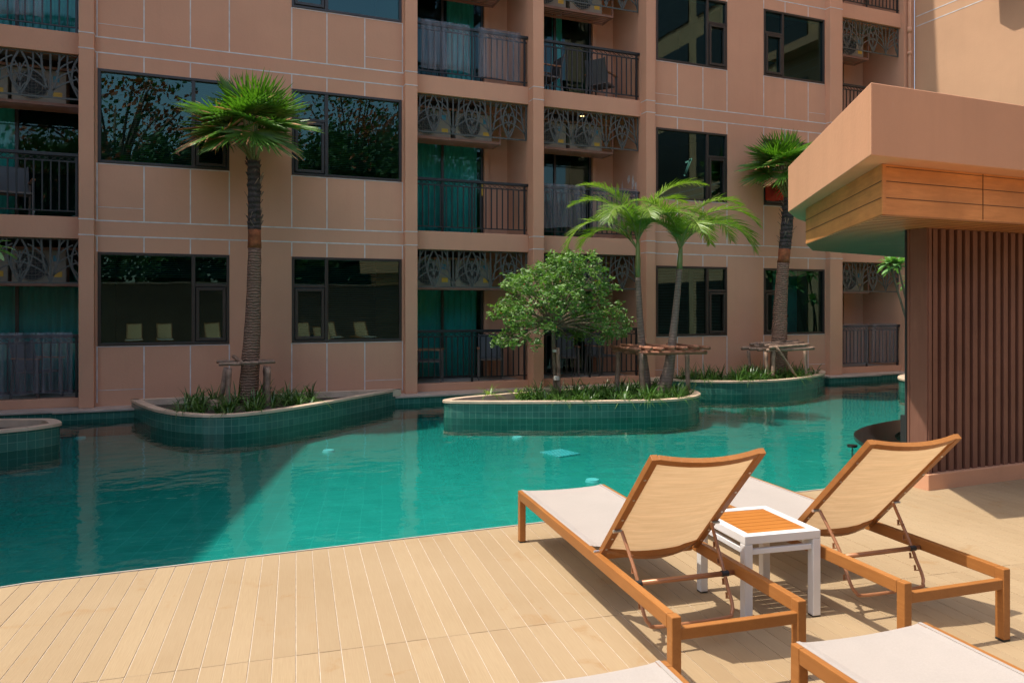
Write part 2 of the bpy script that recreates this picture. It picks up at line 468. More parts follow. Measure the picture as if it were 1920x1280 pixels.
def inset(poly, d):
    n = len(poly); out = []
    area = sum(poly[i][0] * poly[(i + 1) % n][1] - poly[(i + 1) % n][0] * poly[i][1] for i in range(n))
    sg = 1 if area > 0 else -1
    for i in range(n):
        a = Vector(poly[i - 1][:2]); b = Vector(poly[(i + 1) % n][:2]); t = (b - a).normalized()
        nrm = Vector((-t.y, t.x)) * sg
        out.append(Vector(poly[i][:2]) + nrm * d)
    return out
# ================================================================== SETTING
ZW = -.20; ZF = -.48; ZC = .065
tag(MB().quad([(-150, -150, -.9), (150, -150, -.9), (150, 150, -.9), (-150, 150, -.9)]).build('ground', M['ground']), kind='structure')
# pool floor, water
tag(MB().quad([(-14, 4.6, ZF), (20, 4.6, ZF), (20, 13.6, ZF), (-14, 13.6, ZF)]).build('pool_floor', M['tilef']), kind='structure')
tag(MB().quad([(-14, 4.5, ZW), (20, 4.5, ZW), (20, 13.6, ZW), (-14, 13.6, ZW)]).build('pool_water', M['water']), kind='structure')

# deck planks turned 5.5 degrees clockwise from the facade normal
PA = R(-5.5)
du = Vector((math.cos(PA), math.sin(PA))); dv = Vector((-math.sin(PA), math.cos(PA)))   # across, along
def edgeY(x): return 4.875 if x > -1.0 else 4.875 + (x + 1.0) * .16
B0 = CW(.66, 3.77).xy.dot(dv)     # the butt joint seen in the photo
seams = [B0 + 2.42 * k for k in range(-5, 3)]
pw = .0985; gap = .0036
mb = MB()
def uvp(u, v): return du * u + dv * v
def v_edge(u):                      # where the plank line meets the pool edge
    v = 5.0
    for _ in range(8):
        p = uvp(u, v); v += (edgeY(p.x) - p.y)
    return v
i0 = int(-8 / pw)
for i in range(i0, int(12.5 / pw)):
    u0 = i * pw + gap / 2; u1 = (i + 1) * pw - gap / 2
    va, vb = v_edge(u0), v_edge(u1)
    lo = seams[0]
    for k, s0 in enumerate(seams):
        s1 = seams[k + 1] if k + 1 < len(seams) else 99
        a = s0 + .002; b0 = min(s1 - .002, va - .012); b1 = min(s1 - .002, vb - .012)
        if b0 <= a or b1 <= a: continue
        P = [uvp(u0, a), uvp(u1, a), uvp(u1, b1), uvp(u0, b0)]
        n0 = len(mb.f); mb.prism(P, -.02, rnd.uniform(-.0007, .0007), bottom=False)
        t = rnd.random(); mb.tone += [t] * (len(mb.f) - n0)
        mb.uv.clear()
o = mb.build('deck', M['deck']); tag(o, kind='structure')
b = o.modifiers.new('bevel', 'BEVEL'); b.width = .0012; b.segments = 1
tag(MB().prism([(-9, -7.5), (13, -7.5), (13, 4.86), (-1.0, 4.86), (-9, 4.875 - 8 * .16 - .015)], -.75, -.003).build('deck_base', M['seam']), kind='structure')
# thin pale trim and the tiled wall under the deck edge
mb = MB()
mb.prism([(-1.0, 4.873), (12, 4.873), (12, 4.885), (-1.0, 4.885)], -.04, .002)
mb.prism([(-9, 4.873 - 8 * .16), (-1.0, 4.873), (-1.0, 4.885), (-9, 4.885 - 8 * .16)], -.04, .0015)
tag(mb.build('pool_edge_trim', M['trim']), kind='structure')
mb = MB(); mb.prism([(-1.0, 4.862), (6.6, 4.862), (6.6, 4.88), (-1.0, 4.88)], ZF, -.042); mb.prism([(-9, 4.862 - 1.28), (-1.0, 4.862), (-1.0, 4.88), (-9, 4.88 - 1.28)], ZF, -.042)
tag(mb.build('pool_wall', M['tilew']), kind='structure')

# facade ledge: tiled wall with pale stone top that steps out round the pillars
LX = [(-14, 13.33), (-2.35, 13.33), (-2.35, 13.22), (-1.1, 13.22), (-1.1, 13.33), (3.0, 13.33), (3.0, 13.20), (4.75, 13.20), (4.75, 13.33), (8.2, 13.33), (8.2, 13.22), (9.1, 13.22), (9.1, 13.33), (13.2, 13.33), (13.2, 13.2), (14.8, 13.2), (14.8, 13.33), (16.4, 13.33)]
poly = LX + [(16.4, 13.9), (-14, 13.9)]
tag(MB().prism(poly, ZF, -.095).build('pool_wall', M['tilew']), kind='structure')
pl2 = [(x, y - .03) for x, y in LX] + [(16.4, 13.9), (-14, 13.9)]
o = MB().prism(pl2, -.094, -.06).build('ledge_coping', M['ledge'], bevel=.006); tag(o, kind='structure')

# ================================================================== APARTMENT BUILDING
bld = thing('apartment_building', 'long terracotta apartment block with dark windows and balconies behind the pool', 'building', (0, D, 0))
NL = 6; HT = 20.0
PF = 13.50; BM = 13.74
pil = [(-2.041, -1.825), (3.26, 3.493), (5.852, 6.084), (8.463, 8.687), (13.535, 13.917)]
panels = [(-1.825, 3.26, [(-1.79, .206, 'L'), (1.242, 3.225, 'Rt')]), (8.687, 13.535, [(8.80, 10.66, 'L'), (11.69, 13.50, 'Rt')])]
bays = [(-5.0, -2.041), (3.493, 5.852), (6.084, 8.463), (13.917, 16.10)]
WZ0, WZ1 = .92, 2.45
# panel walls with real openings
mb = MB(); T = .22
for x0, x1, wins in panels:
    xs = [x0] + [v for w in wins for v in w[:2]] + [x1]
    zprev = -.062
    for k in range(NL + 1):
        zb = WZ0 + S * k if k < NL else HT
        mb.box((x0, D, zprev), (x1, D + T, zb))
        if k < NL:
            for j in range(0, len(xs), 2):
                if xs[j + 1] - xs[j] > .002: mb.box((xs[j], D, zb), (xs[j + 1], D + T, WZ1 + S * k))
            zprev = WZ1 + S * k
mb.box((-14, D, -.062), (-5.0, D + T, HT))
mb.box((16.10, D, -.062), (16.46, D + T, HT))
mb.box((-5, D + .05, 2.66 + S * 5), (-2.041, D + .3, HT)); mb.box((3.493, D + .05, 2.66 + S * 5), (5.852, D + .3, HT)); mb.box((6.084, D + .05, 2.66 + S * 5), (8.463, D + .3, HT)); mb.box((13.917, D + .05, 2.66 + S * 5), (16.10, D + .3, HT))
mb_wall = mb
mb = MB(); mb.box((-14, D + .4, -.062), (20, D + 9, .02)); mb.box((-14, D + 6, .02), (20, D + 6.2, 18.4)); mb.box((-14, D + .4, 17.9), (20, D + 9, 18.2)); mb.box((-14.2, D, -.06), (-14, D + 9, HT))
mb.build('roof', M['wall'], bld)
# interior cross walls and floors behind the windows
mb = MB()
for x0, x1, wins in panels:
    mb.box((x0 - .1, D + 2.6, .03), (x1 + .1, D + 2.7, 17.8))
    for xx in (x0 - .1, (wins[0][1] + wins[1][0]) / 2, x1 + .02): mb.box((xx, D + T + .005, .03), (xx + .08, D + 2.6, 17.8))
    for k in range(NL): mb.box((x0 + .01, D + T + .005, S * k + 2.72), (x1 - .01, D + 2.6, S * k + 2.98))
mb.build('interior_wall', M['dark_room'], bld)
for a, b_ in pil:
    MB().box((a, PF, -.06), (b_, D + T - .01, HT)).build('pillar', M['wall'], bld, bevel=.008)
# pale joints
jw = .009
def vj(x, z0, z1): mb.box((x - jw, D - .003, z0), (x + jw, D + .01, z1), 1)
def hj(x0, x1, z, y=D, w=jw): mb.box((x0, y - .003, z - w), (x1, y + .01, z + w), 1)
cols = [[-1.80, -1.115, -.41, .206, 1.242, 1.854, 2.536, 3.24], [9.34, 10.01, 10.66, 11.69, 12.31, 13.0]]
mb = mb_wall
for pi, (x0, x1, wins) in enumerate(panels):
    for k in range(NL):
        z = S * k
        for zz in (2.71, 2.96): hj(x0, x1, z + zz, w=.010)
        c = cols[pi]
        for x in c:
            vj(x, z + (2.972 - S if k else .0), z + WZ0 - .004)
            vj(x, z + WZ1 + .004, z + 2.698)
        hj(x0 + .02, c[1] if pi == 0 else c[0], z + .2, w=.004)
        hj(c[-2] if pi == 0 else c[-1], x1 - .02, z + .2, w=.004)
        for w in wins: hj(w[0], w[1], z + WZ0 - .012, w=.006)
for a, b_ in pil:
    for k in range(NL):
        for zz in (2.71, 2.96): mb.box((a - .004, PF - .004, S * k + zz - .008), (b_ + .004, PF + .22, S * k + zz + .008), 1)
mb.build('wall', [M['wall'], M['white_joint']], bld)

def blind(x0, x1, z0, z1, par, y=D + .17):
    m = MB(); z = z1 - .03
    while z > z0 + .02:
        m.quad([(x0, y, z), (x1, y, z), (x1, y + .022, z + .010), (x0, y + .022, z + .010)]); z -= .034
    m.box((x0, y - .005, z1 - .03), (x1, y + .03, z1))
    return m.build('blind', M['blind'], par)

def window(x0, x1, z0, z1, kind, par, bl):
    m = MB(); y0, y1 = D - .012, D + .075; t = .045
    m.box((x0, y0, z0), (x0 + t, y1, z1)); m.box((x1 - t, y0, z0), (x1, y1, z1))
    m.box((x0 + t, y0, z0), (x1 - t, y1, z0 + t)); m.box((x0 + t, y0, z1 - t), (x1 - t, y1, z1))
    w = x1 - x0
    if kind == 'L': mx = x0 + w * .715; cx0, cx1 = mx + .03, x1 - t
    else: mx = x0 + w * .305; cx0, cx1 = x0 + t, mx - .03
    m.box((mx - .03, y0 + .003, z0 + t), (mx + .03, y1 - .003, z1 - t))
    zt = z1 - (z1 - z0) * .345
    m.box((cx0, y0 + .006, zt - .025), (cx1, y1 - .006, zt + .025))
    # casement sash
    for a, b_ in (((cx0 + .012, z0 + t + .012), (cx0 + .062, zt - .037)), ((cx1 - .062, z0 + t + .012), (cx1 - .012, zt - .037)),
                  ((cx0 + .062, z0 + t + .012), (cx1 - .062, z0 + t + .062)), ((cx0 + .062, zt - .087), (cx1 - .062, zt - .037))):
        m.box((a[0], y0 - .014, a[1]), (b_[0], y0 + .04, b_[1]))
    wo = m.build('window', M['frame'], par, bevel=.004)
    g = MB(); big = (x0 + t, mx - .03) if kind == 'L' else (mx + .03, x1 - t)
    g.quad([(big[0], D + .04, z0 + t), (big[1], D + .04, z0 + t), (big[1], D + .04, z1 - t), (big[0], D + .04, z1 - t)])
    g.build('pane', M['glass'], wo)
    g = MB(); g.quad([(cx0, D + .0405, zt + .025), (cx1, D + .0405, zt + .025), (cx1, D + .0405, z1 - t), (cx0, D + .0405, z1 - t)]); g.build('pane', M['glass'], wo)
    g = MB(); g.quad([(cx0 + .06, D + .0415, z0 + t + .06), (cx1 - .06, D + .0405, z0 + t + .06), (cx1 - .06, D + .0405, zt - .086), (cx0 + .06, D + .0415, zt - .086)]); g.build('pane', M['glass'], wo)
    if bl > 0: blind(x0 + .03, x1 - .03, z1 - (z1 - z0) * bl, z1 - .02, wo)
    return wo
blf = {(0, 0, 0): .28, (0, 1, 0): 1, (0, 0, 1): 1, (0, 1, 1): .9, (1, 0, 0): 1, (1, 1, 0): 0, (1, 0, 1): .0, (1, 1, 1): 0, (1, 0, 2): .45, (1, 1, 2): 1, (0, 1, 2): 0, (0, 0, 2): .6}
for pi, (x0, x1, wins) in enumerate(panels):
    for wi, w in enumerate(wins):
        for k in range(NL):
            window(w[0], w[1], WZ0 + S * k, WZ1 + S * k, w[2], bld, blf.get((pi, wi, k), rnd.choice([0, .5, 1])) if k < 4 else 0)
# teal lit-looking wall of the room behind the ground floor window beside the third palm, with a dark switch plate
MB().box((12.75, D + .9, .1), (13.5, D + .95, 2.6)).build('room_backing', M['teal_room'], bld)
MB().box((13.02, D + .893, 1.30), (13.22, D + .899, 1.37)).build('wall_plate', M['black'], bld)
MB().box((10.0, D + .5, .1), (10.12, D + .55, 2.6)).build('room_backing', M['ceiling'], bld)  # beige upright standing in for a reflection in this window, not a wall

# ---- balconies
def curtain_mesh(x0, x1, z0, z1, y, seed, amp=.035, wl=.11):
    r = random.Random(seed); m = MB(); n = int((x1 - x0) / .012); pts = []
    ph = r.uniform(0, 6)
    for i in range(n + 1):
        x = x0 + (x1 - x0) * i / n
        pts.append((x, y + amp * math.sin(ph + 2 * math.pi * (x / wl + .25 * math.sin(x * 5 + ph))) * (.6 + .4 * math.sin(x * 3.1 + ph))))
    for i in range(n):
        a, b_ = pts[i], pts[i + 1]
        m.quad([(a[0], a[1], z0), (b_[0], b_[1], z0), (b_[0], b_[1], z1), (a[0], a[1], z1)])
    return m

def railing(x0, x1, z, par):
    y = BM + .05
    m = MB(); zt = z + 1.0
    m.box((x0, y - .012, zt - .115), (x1, y + .012, zt - .095)); m.box((x0, y - .012, z + .085), (x1, y + .012, z + .105))
    posts = [x0 + .05, (x0 + x1) / 2, x1 - .05]
    for p in posts: m.box((p - .018, y - .017, z), (p + .018, y + .017, zt - .02))
    n = max(4, round((x1 - x0) / .118)); st = (x1 - x0) / n
    for i in range(n):
        x = x0 + (i + .5) * st
        if min(abs(x - p) for p in posts) > .035: m.box((x - .011, y - .009, z + .105), (x + .011, y + .009, zt - .115))
    # crosses and rings in the top band
    n2 = max(4, round((x1 - x0) / .105)); s2 = (x1 - x0) / n2
    for i in range(n2):
        a, b_ = x0 + i * s2, x0 + (i + 1) * s2
        m.bar((a + .006, y, zt - .093), (b_ - .006, y, zt - .026), .008, .010, up=(0, 1, 0)); m.bar((a + .006, y + .001, zt - .026), (b_ - .006, y + .001, zt - .093), .008, .010, up=(0, 1, 0))
    r = m.build('railing', M['rail'], par)
    MB().box((x0 - .0, y - .032, zt - .025), (x1 + .04, y + .032, zt + .028)).build('handrail', M['rail'], r, bevel=.006)
    return r

def screen_mesh(x0, x1, z0, z1, seed):
    r = random.Random(seed); m = MB(); y = BM + .06; w = .028
    m.box((x0, y - .005, z0), (x1, y + .005, z0 + w)); m.box((x0, y - .005, z1 - .02), (x1, y + .005, z1))
    m.box((x0, y - .005, z0 + w), (x0 + .018, y + .005, z1 - .02)); m.box((x1 - .018, y - .005, z0 + w), (x1, y + .005, z1 - .02))
    W_, H_ = x1 - x0, z1 - z0; BW = 1.55
    def vein(p, q, bend, ww, yo):
        p = Vector(p); q = Vector(q); mid = (p + q) / 2 + Vector((-(q - p).y, (q - p).x)) * bend; last = None
        for i in range(7):
            t = i / 6; c = p * (1 - t) ** 2 + mid * 2 * t * (1 - t) + q * t * t
            if c.x < x0 + .01 or c.x > x1 - .01 or c.y > z1 - .01 or c.y < z0 + .01:
                c = Vector((min(max(c.x, x0 + .01), x1 - .01), min(max(c.y, z0 + .012), z1 - .012)))
            if last is not None and (c - last).length > .004:
                m.bar((last.x, y + yo, last.y), (c.x, y + yo, c.y), ww * BW, .008, up=(0, 1, 0))
            last = c
    k = 0
    step = .42; n = max(3, round(W_ / step)); step = W_ / n
    for i in range(n + 1):
        bx = x0 + i * step
        if i % 2 == 0:      # upright fan from the bottom with forked stems
            for s in (-1, 1):
                k += 1; yo = .0007 * (k % 5)
                vein((bx, z0 + .02), (bx + s * .30 * step, z1), -.10 * s, .020, yo)
                for j in range(4):
                    t = .18 + .2 * j
                    sx = bx + s * .30 * step * t * t + s * .03; sz = z0 + H_ * t
                    vein((sx, sz), (bx + s * step * (1.0 - .12 * j), z0 + H_ * (.42 + .19 * j) + .05), .13 * s, .015, yo + .0005 * j)
            vein((bx, z0 + .02), (bx, z1), .0, .018, .002)
        else:               # pointed leaf oval
            for s in (-1, 1):
                vein((bx, z0 + .02), (bx + s * .02, z1 - .02), -.33 * s, .020, .001)
                vein((bx + s * .20 * step, z0 + .16), (bx + s * .42 * step, z1), -.14 * s, .016, .0015)
                for j in range(3):
                    vein((bx, z0 + .06 + .15 * j), (bx + s * .19 * step, z0 + .22 + .17 * j), .12 * s, .013, .003 + .0004 * j)
            vein((bx, z0 + .02), (bx, z0 + H_ * .72), 0, .014, .0035)
    return m

DY = 14.95       # plane of the sliding doors
bayname = ['far left balcony', 'balcony just right of the second pillar', 'balcony between the third and fourth pillars', 'balcony at the far right by the kiosk']
acn = ['far left balcony', 'balcony right of second pillar', 'balcony above twin palms', 'balcony beside the kiosk']
flo = ['on the ground floor', 'one floor up', 'two floors up', 'three floors up']
for bi, (x0, x1) in enumerate(bays):
    xl = x0; dx1 = {0: x1 - .02, 1: 5.30, 2: 7.90, 3: 15.35}[bi]
    dx0 = x0 if bi else x0
    mw = MB()
    for k in range(NL):
        z = S * k
        # beam and slab
        if k: mb2 = None
        if k == 0:
            MB().box((x0, BM, -.06), (x1, BM + .22, .085)).build('balcony_beam', M['wall'], bld, bevel=.006)
            MB().box((x0, BM + .225, -.06), (x1, DY + .2, .055)).build('balcony_floor', M['ceiling'], bld)
        MB().box((x0, BM, 2.66 + z), (x1, BM + .22, 3.01 + z)).build('balcony_beam', M['wall'], bld, bevel=.006)
        f = MB().box((x0, BM + .225, 2.87 + z), (x1, DY + .2, 2.985 + z)).build('balcony_floor', M['ceiling'], bld)
        MB().box((x0 + .005, BM + .225, 2.835 + z), (x1 - .005, BM + .40, 2.868 + z)).build('ceiling_lit_band', M['ceiling_lit_band'], f)
        zb = z + (.058 if k == 0 else .008); ztop = z + 2.868
        mw.box((dx1, DY - .02, zb), (x1 + .1, DY + .15, ztop))
        mw.box((dx1, DY - .10, zb + .001), (dx1 + .10, DY - .021, ztop - .001))
        if k >= 4: 
            MB().quad([(x0, DY, zb), (dx1, DY, zb), (dx1, DY, ztop), (x0, DY, ztop)]).build('door_pane', M['glass_door'], bld); continue
        # sliding door
        m = MB(); t = .05; x_ = dx0; hd = 2.35 + z
        mid = x_ + (dx1 - x_) * (.5 if bi else .62)
        for a in (x_, mid - t / 2, dx1 - t): m.box((a, DY - .03, zb), (a + t, DY + .03, hd))
        m.box((x_ + t, DY - .029, hd - t), (dx1 - t, DY + .029, hd)); m.box((x_ + t, DY - .029, zb), (dx1 - t, DY + .029, zb + .05))
        dr = m.build('sliding_door', M['frame'], bld)
        for a, b_ in ((x_ + t, mid - t / 2), (mid + t / 2, dx1 - t)):
            MB().quad([(a, DY, zb + .05), (b_, DY, zb + .05), (b_, DY, hd - t), (a, DY, hd - t)]).build('pane', M['glass_door'], dr)
        MB().box((dx1 - .045, DY - .055, z + .95), (dx1 - .02, DY - .03, z + 1.22)).build('handle', M['yellow'] if (bi, k) in ((1, 1), (2, 2), (3, 0), (2, 0)) else M['frame'], dr)
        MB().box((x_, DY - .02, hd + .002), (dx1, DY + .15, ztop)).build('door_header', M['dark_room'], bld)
        # railing and lattice
        railing(x0, x1 - .02, z + (.085 if k == 0 else .03), bld)
        screen_mesh(x0 + .01, x1 - .02, z + 1.93, z + 2.655, 11 + bi).build('lattice_screen', M['screen'], bld)
    mw.build('balcony_wall', M['wall'], bld)
# side walls of the recesses and rooms behind the doors
mb = MB()
for a, b_ in ((-2.041, -1.825), (3.26, 3.493), (5.852, 6.084), (8.463, 8.687), (13.535, 13.917)):
    mb.box((a + .002, D + T - .009, -.05), (b_ - .002, DY + 2.5, 18.0))
mb.box((16.102, D + T + .002, -.05), (16.30, DY + .2, 18.0))
mb.build('party_wall', M['wall'], bld)
mb = MB()
for x0, x1 in bays:
    mb.box((x0, DY + 2.2, .03), (x1, DY + 2.3, 17.8))
    for k in range(NL): mb.box((x0, DY + .21, S * k - .09), (x1, DY + 2.2, S * k + .02))
mb.build('room_backing', M['dark_room'], bld)
# downpipe in the inner corner
MB().tube([(16.22, D - .06, -.05), (16.22, D - .06, 18)], .045, 12).tube([(16.22, D - .06, 8.45), (16.22, D - .06, 8.6)], .056, 12).tube([(16.22, D - .06, 7.9), (16.22, D - .06, 7.98)], .056, 12).build('downpipe', M['wall'], bld, smooth=True)
# white scuffs on the recess wall beside the twin palms
sc = MB(); rs = random.Random(3)
for (cy, cz, sy, sz) in ((14.05, 4.28, .05, .16), (13.93, 4.18, .035, .11), (14.22, 4.38, .05, .09), (14.5, 4.25, .03, .12), (13.99, 4.02, .03, .05)):
    ring = [Vector((8.4615, cy + sy * math.cos(a * .628) * rs.uniform(.6, 1.3), cz + sz * math.sin(a * .628) * rs.uniform(.6, 1.3))) for a in range(10)]
    sc.quad(ring[::-1])
sc.build('paint_scuff', simple('filler_scuff', (.62, .55, .50), .8, .2, 20), bld)
# parapet step seen in the shadow on the side wing
MB().box((-14, D - .03, HT), (10.2, D + .25, HT + .9)).build('parapet', M['wall'], bld)

# curtains (each hangs behind a door)
cur = [(1, 0, 3.56, 5.22, .12, 'closed curtain behind the ground floor balcony door left of the small round tree'),
       (1, 1, 3.56, 5.22, .11, 'closed curtain behind the balcony door one floor up, right of the second pillar'),
       (1, 2, 4.55, 5.15, .10, 'narrow curtain behind the door two floors up, above the plastic-wrapped railing'),
       (2, 0, 6.15, 6.75, .10, 'gathered curtain behind the ground floor door hidden by the round tree'),
       (2, 2, 7.0, 7.25, .08, 'thin bright curtain strip behind the door two floors up over the black railing'),
       (0, 0, -4.6, -2.12, .12, 'wide pale curtain behind the far left ground floor balcony door'),
       (0, 2, -4.0, -2.12, .11, 'curtain behind the far left balcony door two floors up at the top corner'),
       (0, 1, -4.4, -3.25, .10, 'curtain behind the far left balcony door one floor up'),
       (3, 1, 14.0, 15.25, .10, 'dark teal curtain behind the far right balcony door one floor up'),
       (3, 2, 14.0, 15.25, .10, 'curtain behind the far right balcony door two floors up')]
for i, (bi, k, a, b_, wl, lab) in enumerate(cur):
    z = S * k
    o = curtain_mesh(a, b_, z + .09, z + 2.3, DY + .16, i, .03, wl).build('curtain', M['curtain'], loc=((a + b_) / 2, DY + .16, z + .09), smooth=True)
    tag(o, lab, 'curtain', 'curtains behind the balcony doors')

# ---- air conditioners on painted trays
def make_ac():
    t = thing('air_conditioner', 'x', 'air conditioner')
    MB().box((-.39, -.15, 0), (.39, .15, .55)).build('casing', M['ac'], t, local=True, bevel=.012)
    m = MB(); m.tube([(-.1, -.151, .28), (-.1, -.162, .28)], .235, 32); m.build('fan', M['acdark'], t, local=True)
    m = MB()
    for r_ in (.235, .16, .08):
        pts = [(-.1 + r_ * math.cos(a * math.pi / 12), -.168, .28 + r_ * math.sin(a * math.pi / 12)) for a in range(25)]
        m.tube(pts, .006 if r_ > .2 else .003, 5, cap=False)
    for a in range(-4, 5):
        x = a * .05; h = math.sqrt(max(0, .23 ** 2 - x * x)); m.box((-.1 + x - .0015, -.170, .28 - h), (-.1 + x + .0015, -.167, .28 + h)); m.box((-.1 - h, -.172, .28 + x - .0015), (-.1 + h, -.169, .28 + x + .0015))
    m.build('grille', M['acgrille'], t, local=True)
    MB().box((.20, -.1515, .10), (.33, -.1530, .19)).build('sticker', M['yellow'], t, local=True)
    MB().box((.20, -.1515, .36), (.29, -.1530, .46)).build('sticker', M['blue'], t, local=True)
    return t
ac = make_ac()
pos = {0: [(-3.55, ''), (-2.72, '')], 1: [(3.98, ''), (4.86, '')], 2: [(6.55, ''), (7.42, '')], 3: [(14.35, ''), (15.0, '')]}
for bi in range(4):
    for k in range(3):
        z = S * k + 1.90
        xa, xb = bays[bi]; xb = min(xb, {0: -2.1, 1: 5.42, 2: 8.05, 3: 15.5}[bi])
        tr = MB()
        yb, yf = 14.62, 14.18
        tr.box((xa, yf, z), (xb, yf + .03, z + .05)); tr.box((xa, yb, z), (xb, yb + .03, z + .05)); tr.box((xb - .03, yf + .03, z), (xb, yb, z + .05))
        tr.box((xb - .03, yf, z + .05), (xb, yf + .03, z + .62)); tr.box((xa, yf, z + .60), (xb - .03, yf + .03, z + .64))
        for j in range(5): tr.box((xa + .05, yf + .03 + j * .085, z + .005), (xb - .03, yf + .06 + j * .085, z + .02))
        tr.build('equipment_tray', M['tray'], bld)
        for j, (x, _) in enumerate(pos[bi]):
            lab = f"{'left' if j == 0 else 'right'} beige air conditioner behind the lattice, {acn[bi]}, {flo[k]}"
            place(ac, USED, (x, 14.40, z + .052), 0, lab, 'air conditioners above the balcony doors')

# ---- balcony armchairs
def make_chair():
    t = thing('balcony_chair', 'x', 'armchair')
    m = MB()
    m.bar((-.22, -.2, .43), (.22, -.2, .43), .03, .03).bar((-.22, .2, .43), (.22, .2, .43), .03, .03)
    m.bar((-.22, -.2, .43), (-.22, .2, .43), .03, .03).bar((.22, -.2, .43), (.22, .2, .43), .03, .03)
    m.build('seat_frame', M['chairmet'], t, local=True)
    for sx in (-1, 1):
        MB().bar((sx * .245, -.24, 0), (sx * .245, -.22, .64), .03, .035).build('leg', M['chairmet'], t, local=True)
        MB().bar((sx * .245, .28, 0), (sx * .245, .22, .62), .03, .035).build('leg', M['chairmet'], t, local=True)
        MB().bar((sx * .25, -.27, .655), (sx * .25, .26, .655), .055, .022).build('armrest', M['chairarm'], t, local=True)
    MB().box((-.205, -.19, .447), (.205, .19, .455)).build('seat', M['chairfab'], t, local=True)
    m = MB(); m.quad([(-.22, .2, .42), (.22, .2, .42), (.22, .33, .92), (-.22, .33, .92)]); m.quad([(-.22, .21, .42), (-.22, .34, .92), (.22, .34, .92), (.22, .21, .42)])
    m.bar((-.225, .205, .42), (-.225, .335, .94), .025, .025).bar((.225, .205, .42), (.225, .335, .94), .025, .025)
    m.build('backrest', M['chairfab'], t, local=True)
    return t
ch = make_chair()
chs = [(3.95, 14.3, 0, 1.2, 'armchair with wooden arms at the left of the ground floor balcony by the second pillar'),
       (5.25, 14.35, 0, -.3, 'grey armchair at the right of the ground floor balcony left of the tree'),
       (6.95, 14.3, 0, -.3, 'left armchair behind the ground floor railing right of the round tree trunk'),
       (7.85, 14.35, 0, .2, 'right armchair behind the ground floor railing beside the twin palms'),
       (-2.75, 14.3, 0, 1.0, 'armchair with wooden arms behind the plastic-covered railing at the far left'),
       (6.5, 14.35, 2 * S, -1.5, 'dark armchair at the left end of the black-railed balcony two floors up'),
       (7.85, 14.35, 2 * S, 2.2, 'pale-framed armchair at the right end of the black-railed balcony two floors up'),
       (-3.1, 14.35, S, .3, 'armchair with pale back on the far left balcony one floor up')]
for x, y, z, rz, lab in chs:
    place(ch, USED, (x, y, z + (.056 if z == 0 else .008)), rz, lab, 'armchairs on the balconies')

# ---- plastic sheets tied over railings
def sheet(x0, x1, z0, z1, lab, seed):
    r = random.Random(seed); m = MB(); n = int((x1 - x0) / .03); y = BM + .008; last = None
    for i in range(n + 1):
        x = x0 + (x1 - x0) * i / n; yy = y - .012 - .012 * math.sin(x * 21 + seed) - .006 * r.random()
        c = ((x, yy + .006, z0 + .02 * math.sin(x * 7 + seed)), (x, yy, z1 - .04), (x, y + .01, z1), (x, y + .09, z1 - .002))
        if last:
            for j in range(3): m.quad([last[j], c[j], c[j + 1], last[j + 1]])
        last = c
    o = m.build('plastic_sheet', M['plastic'], loc=((x0 + x1) / 2, y, z0), smooth=True)
    tag(o, lab, 'plastic sheet', 'plastic sheets over the railings')
sheet(-4.6, -2.16, S * 0 + .16, 1.15, 'clear plastic sheet wrapped over the far left ground floor railing', 1)
sheet(-4.6, -2.55, S * 2 + .2, S * 2 + 1.1, 'clear plastic sheet over the railing in the top left corner', 2)
sheet(3.62, 4.60, S * 2 + .17, S * 2 + 1.1, 'left plastic sheet on the railing two floors up beside the second pillar', 3)
sheet(4.78, 5.68, S * 2 + .12, S * 2 + 1.1, 'right plastic sheet on the railing two floors up beside the third pillar', 4)
sheet(6.12, 7.15, S + .2, S + 1.1, 'wrinkled plastic sheet on the railing one floor up, left of the twin palms', 5)
sheet(7.25, 8.40, S + .2, S + 1.1, 'plastic sheet on the railing one floor up, behind the twin palm crowns', 6)
sheet(14.0, 14.98, .17, 1.15, 'left dusty plastic sheet on the ground floor railing near the slatted kiosk', 7)
sheet(15.05, 15.98, .17, 1.15, 'right dusty plastic sheet on the ground floor railing near the slatted kiosk', 8)
sheet(14.0, 15.9, S + .2, S + 1.1, 'plastic sheet on the far right railing one floor up, just above the canopy edge', 9)

# lit lamp under the balcony ceiling two bays right of the second pillar
lp = thing('ceiling_lamp', 'small lit warm downlight in the balcony ceiling behind the lattice, above the twin palms', 'lamp', (7.35, 14.3, S + 2.82))
MB().tube([(7.35, 14.3, S + 2.84), (7.35, 14.3, S + 2.70)], .05, 16, cap=False).build('lamp_housing', M['acdark'], lp)
MB().tube([(7.35, 14.3, S + 2.715), (7.35, 14.3, S + 2.700)], .04, 12).build('bulb', M['lamp'], lp)

# red cloth bag against the window behind the third palm; crossed green tape on the glass
rc = MB(); r0 = PV(1437, 340, D - .06); n = 10
outl = [(1436, 338), (1460, 332), (1468, 352), (1471, 375), (1452, 377), (1437, 375)]
pts = [PV(px, py, D - .05) for px, py in outl]
c = sum(pts, Vector()) / len(pts)
for i in range(len(pts)):
    a, b_ = pts[i], pts[(i + 1) % len(pts)]; ca = c + Vector((0, -.09, -.03))
    rc.quad([ca, b_, a]); rc.quad([a, b_, b_ + Vector((0, .025, 0)), a + Vector((0, .025, 0))])
rc.quad([p + Vector((0, .025, 0)) for p in pts])
tag(rc.build('cloth_bag', M['redcloth'], loc=c), 'bright red cloth hanging at the window behind the right-hand fan palm', 'cloth')
tp = MB()
for a, b_ in (((1283, 330), (1297, 297)), ((1285, 305), (1296, 300)), ((1284, 328), (1294, 298))):
    p, q = PV(*a, D + .032), PV(*b_, D + .032); tp.bar(p, q, .035, .002, up=(0, 1, 0))
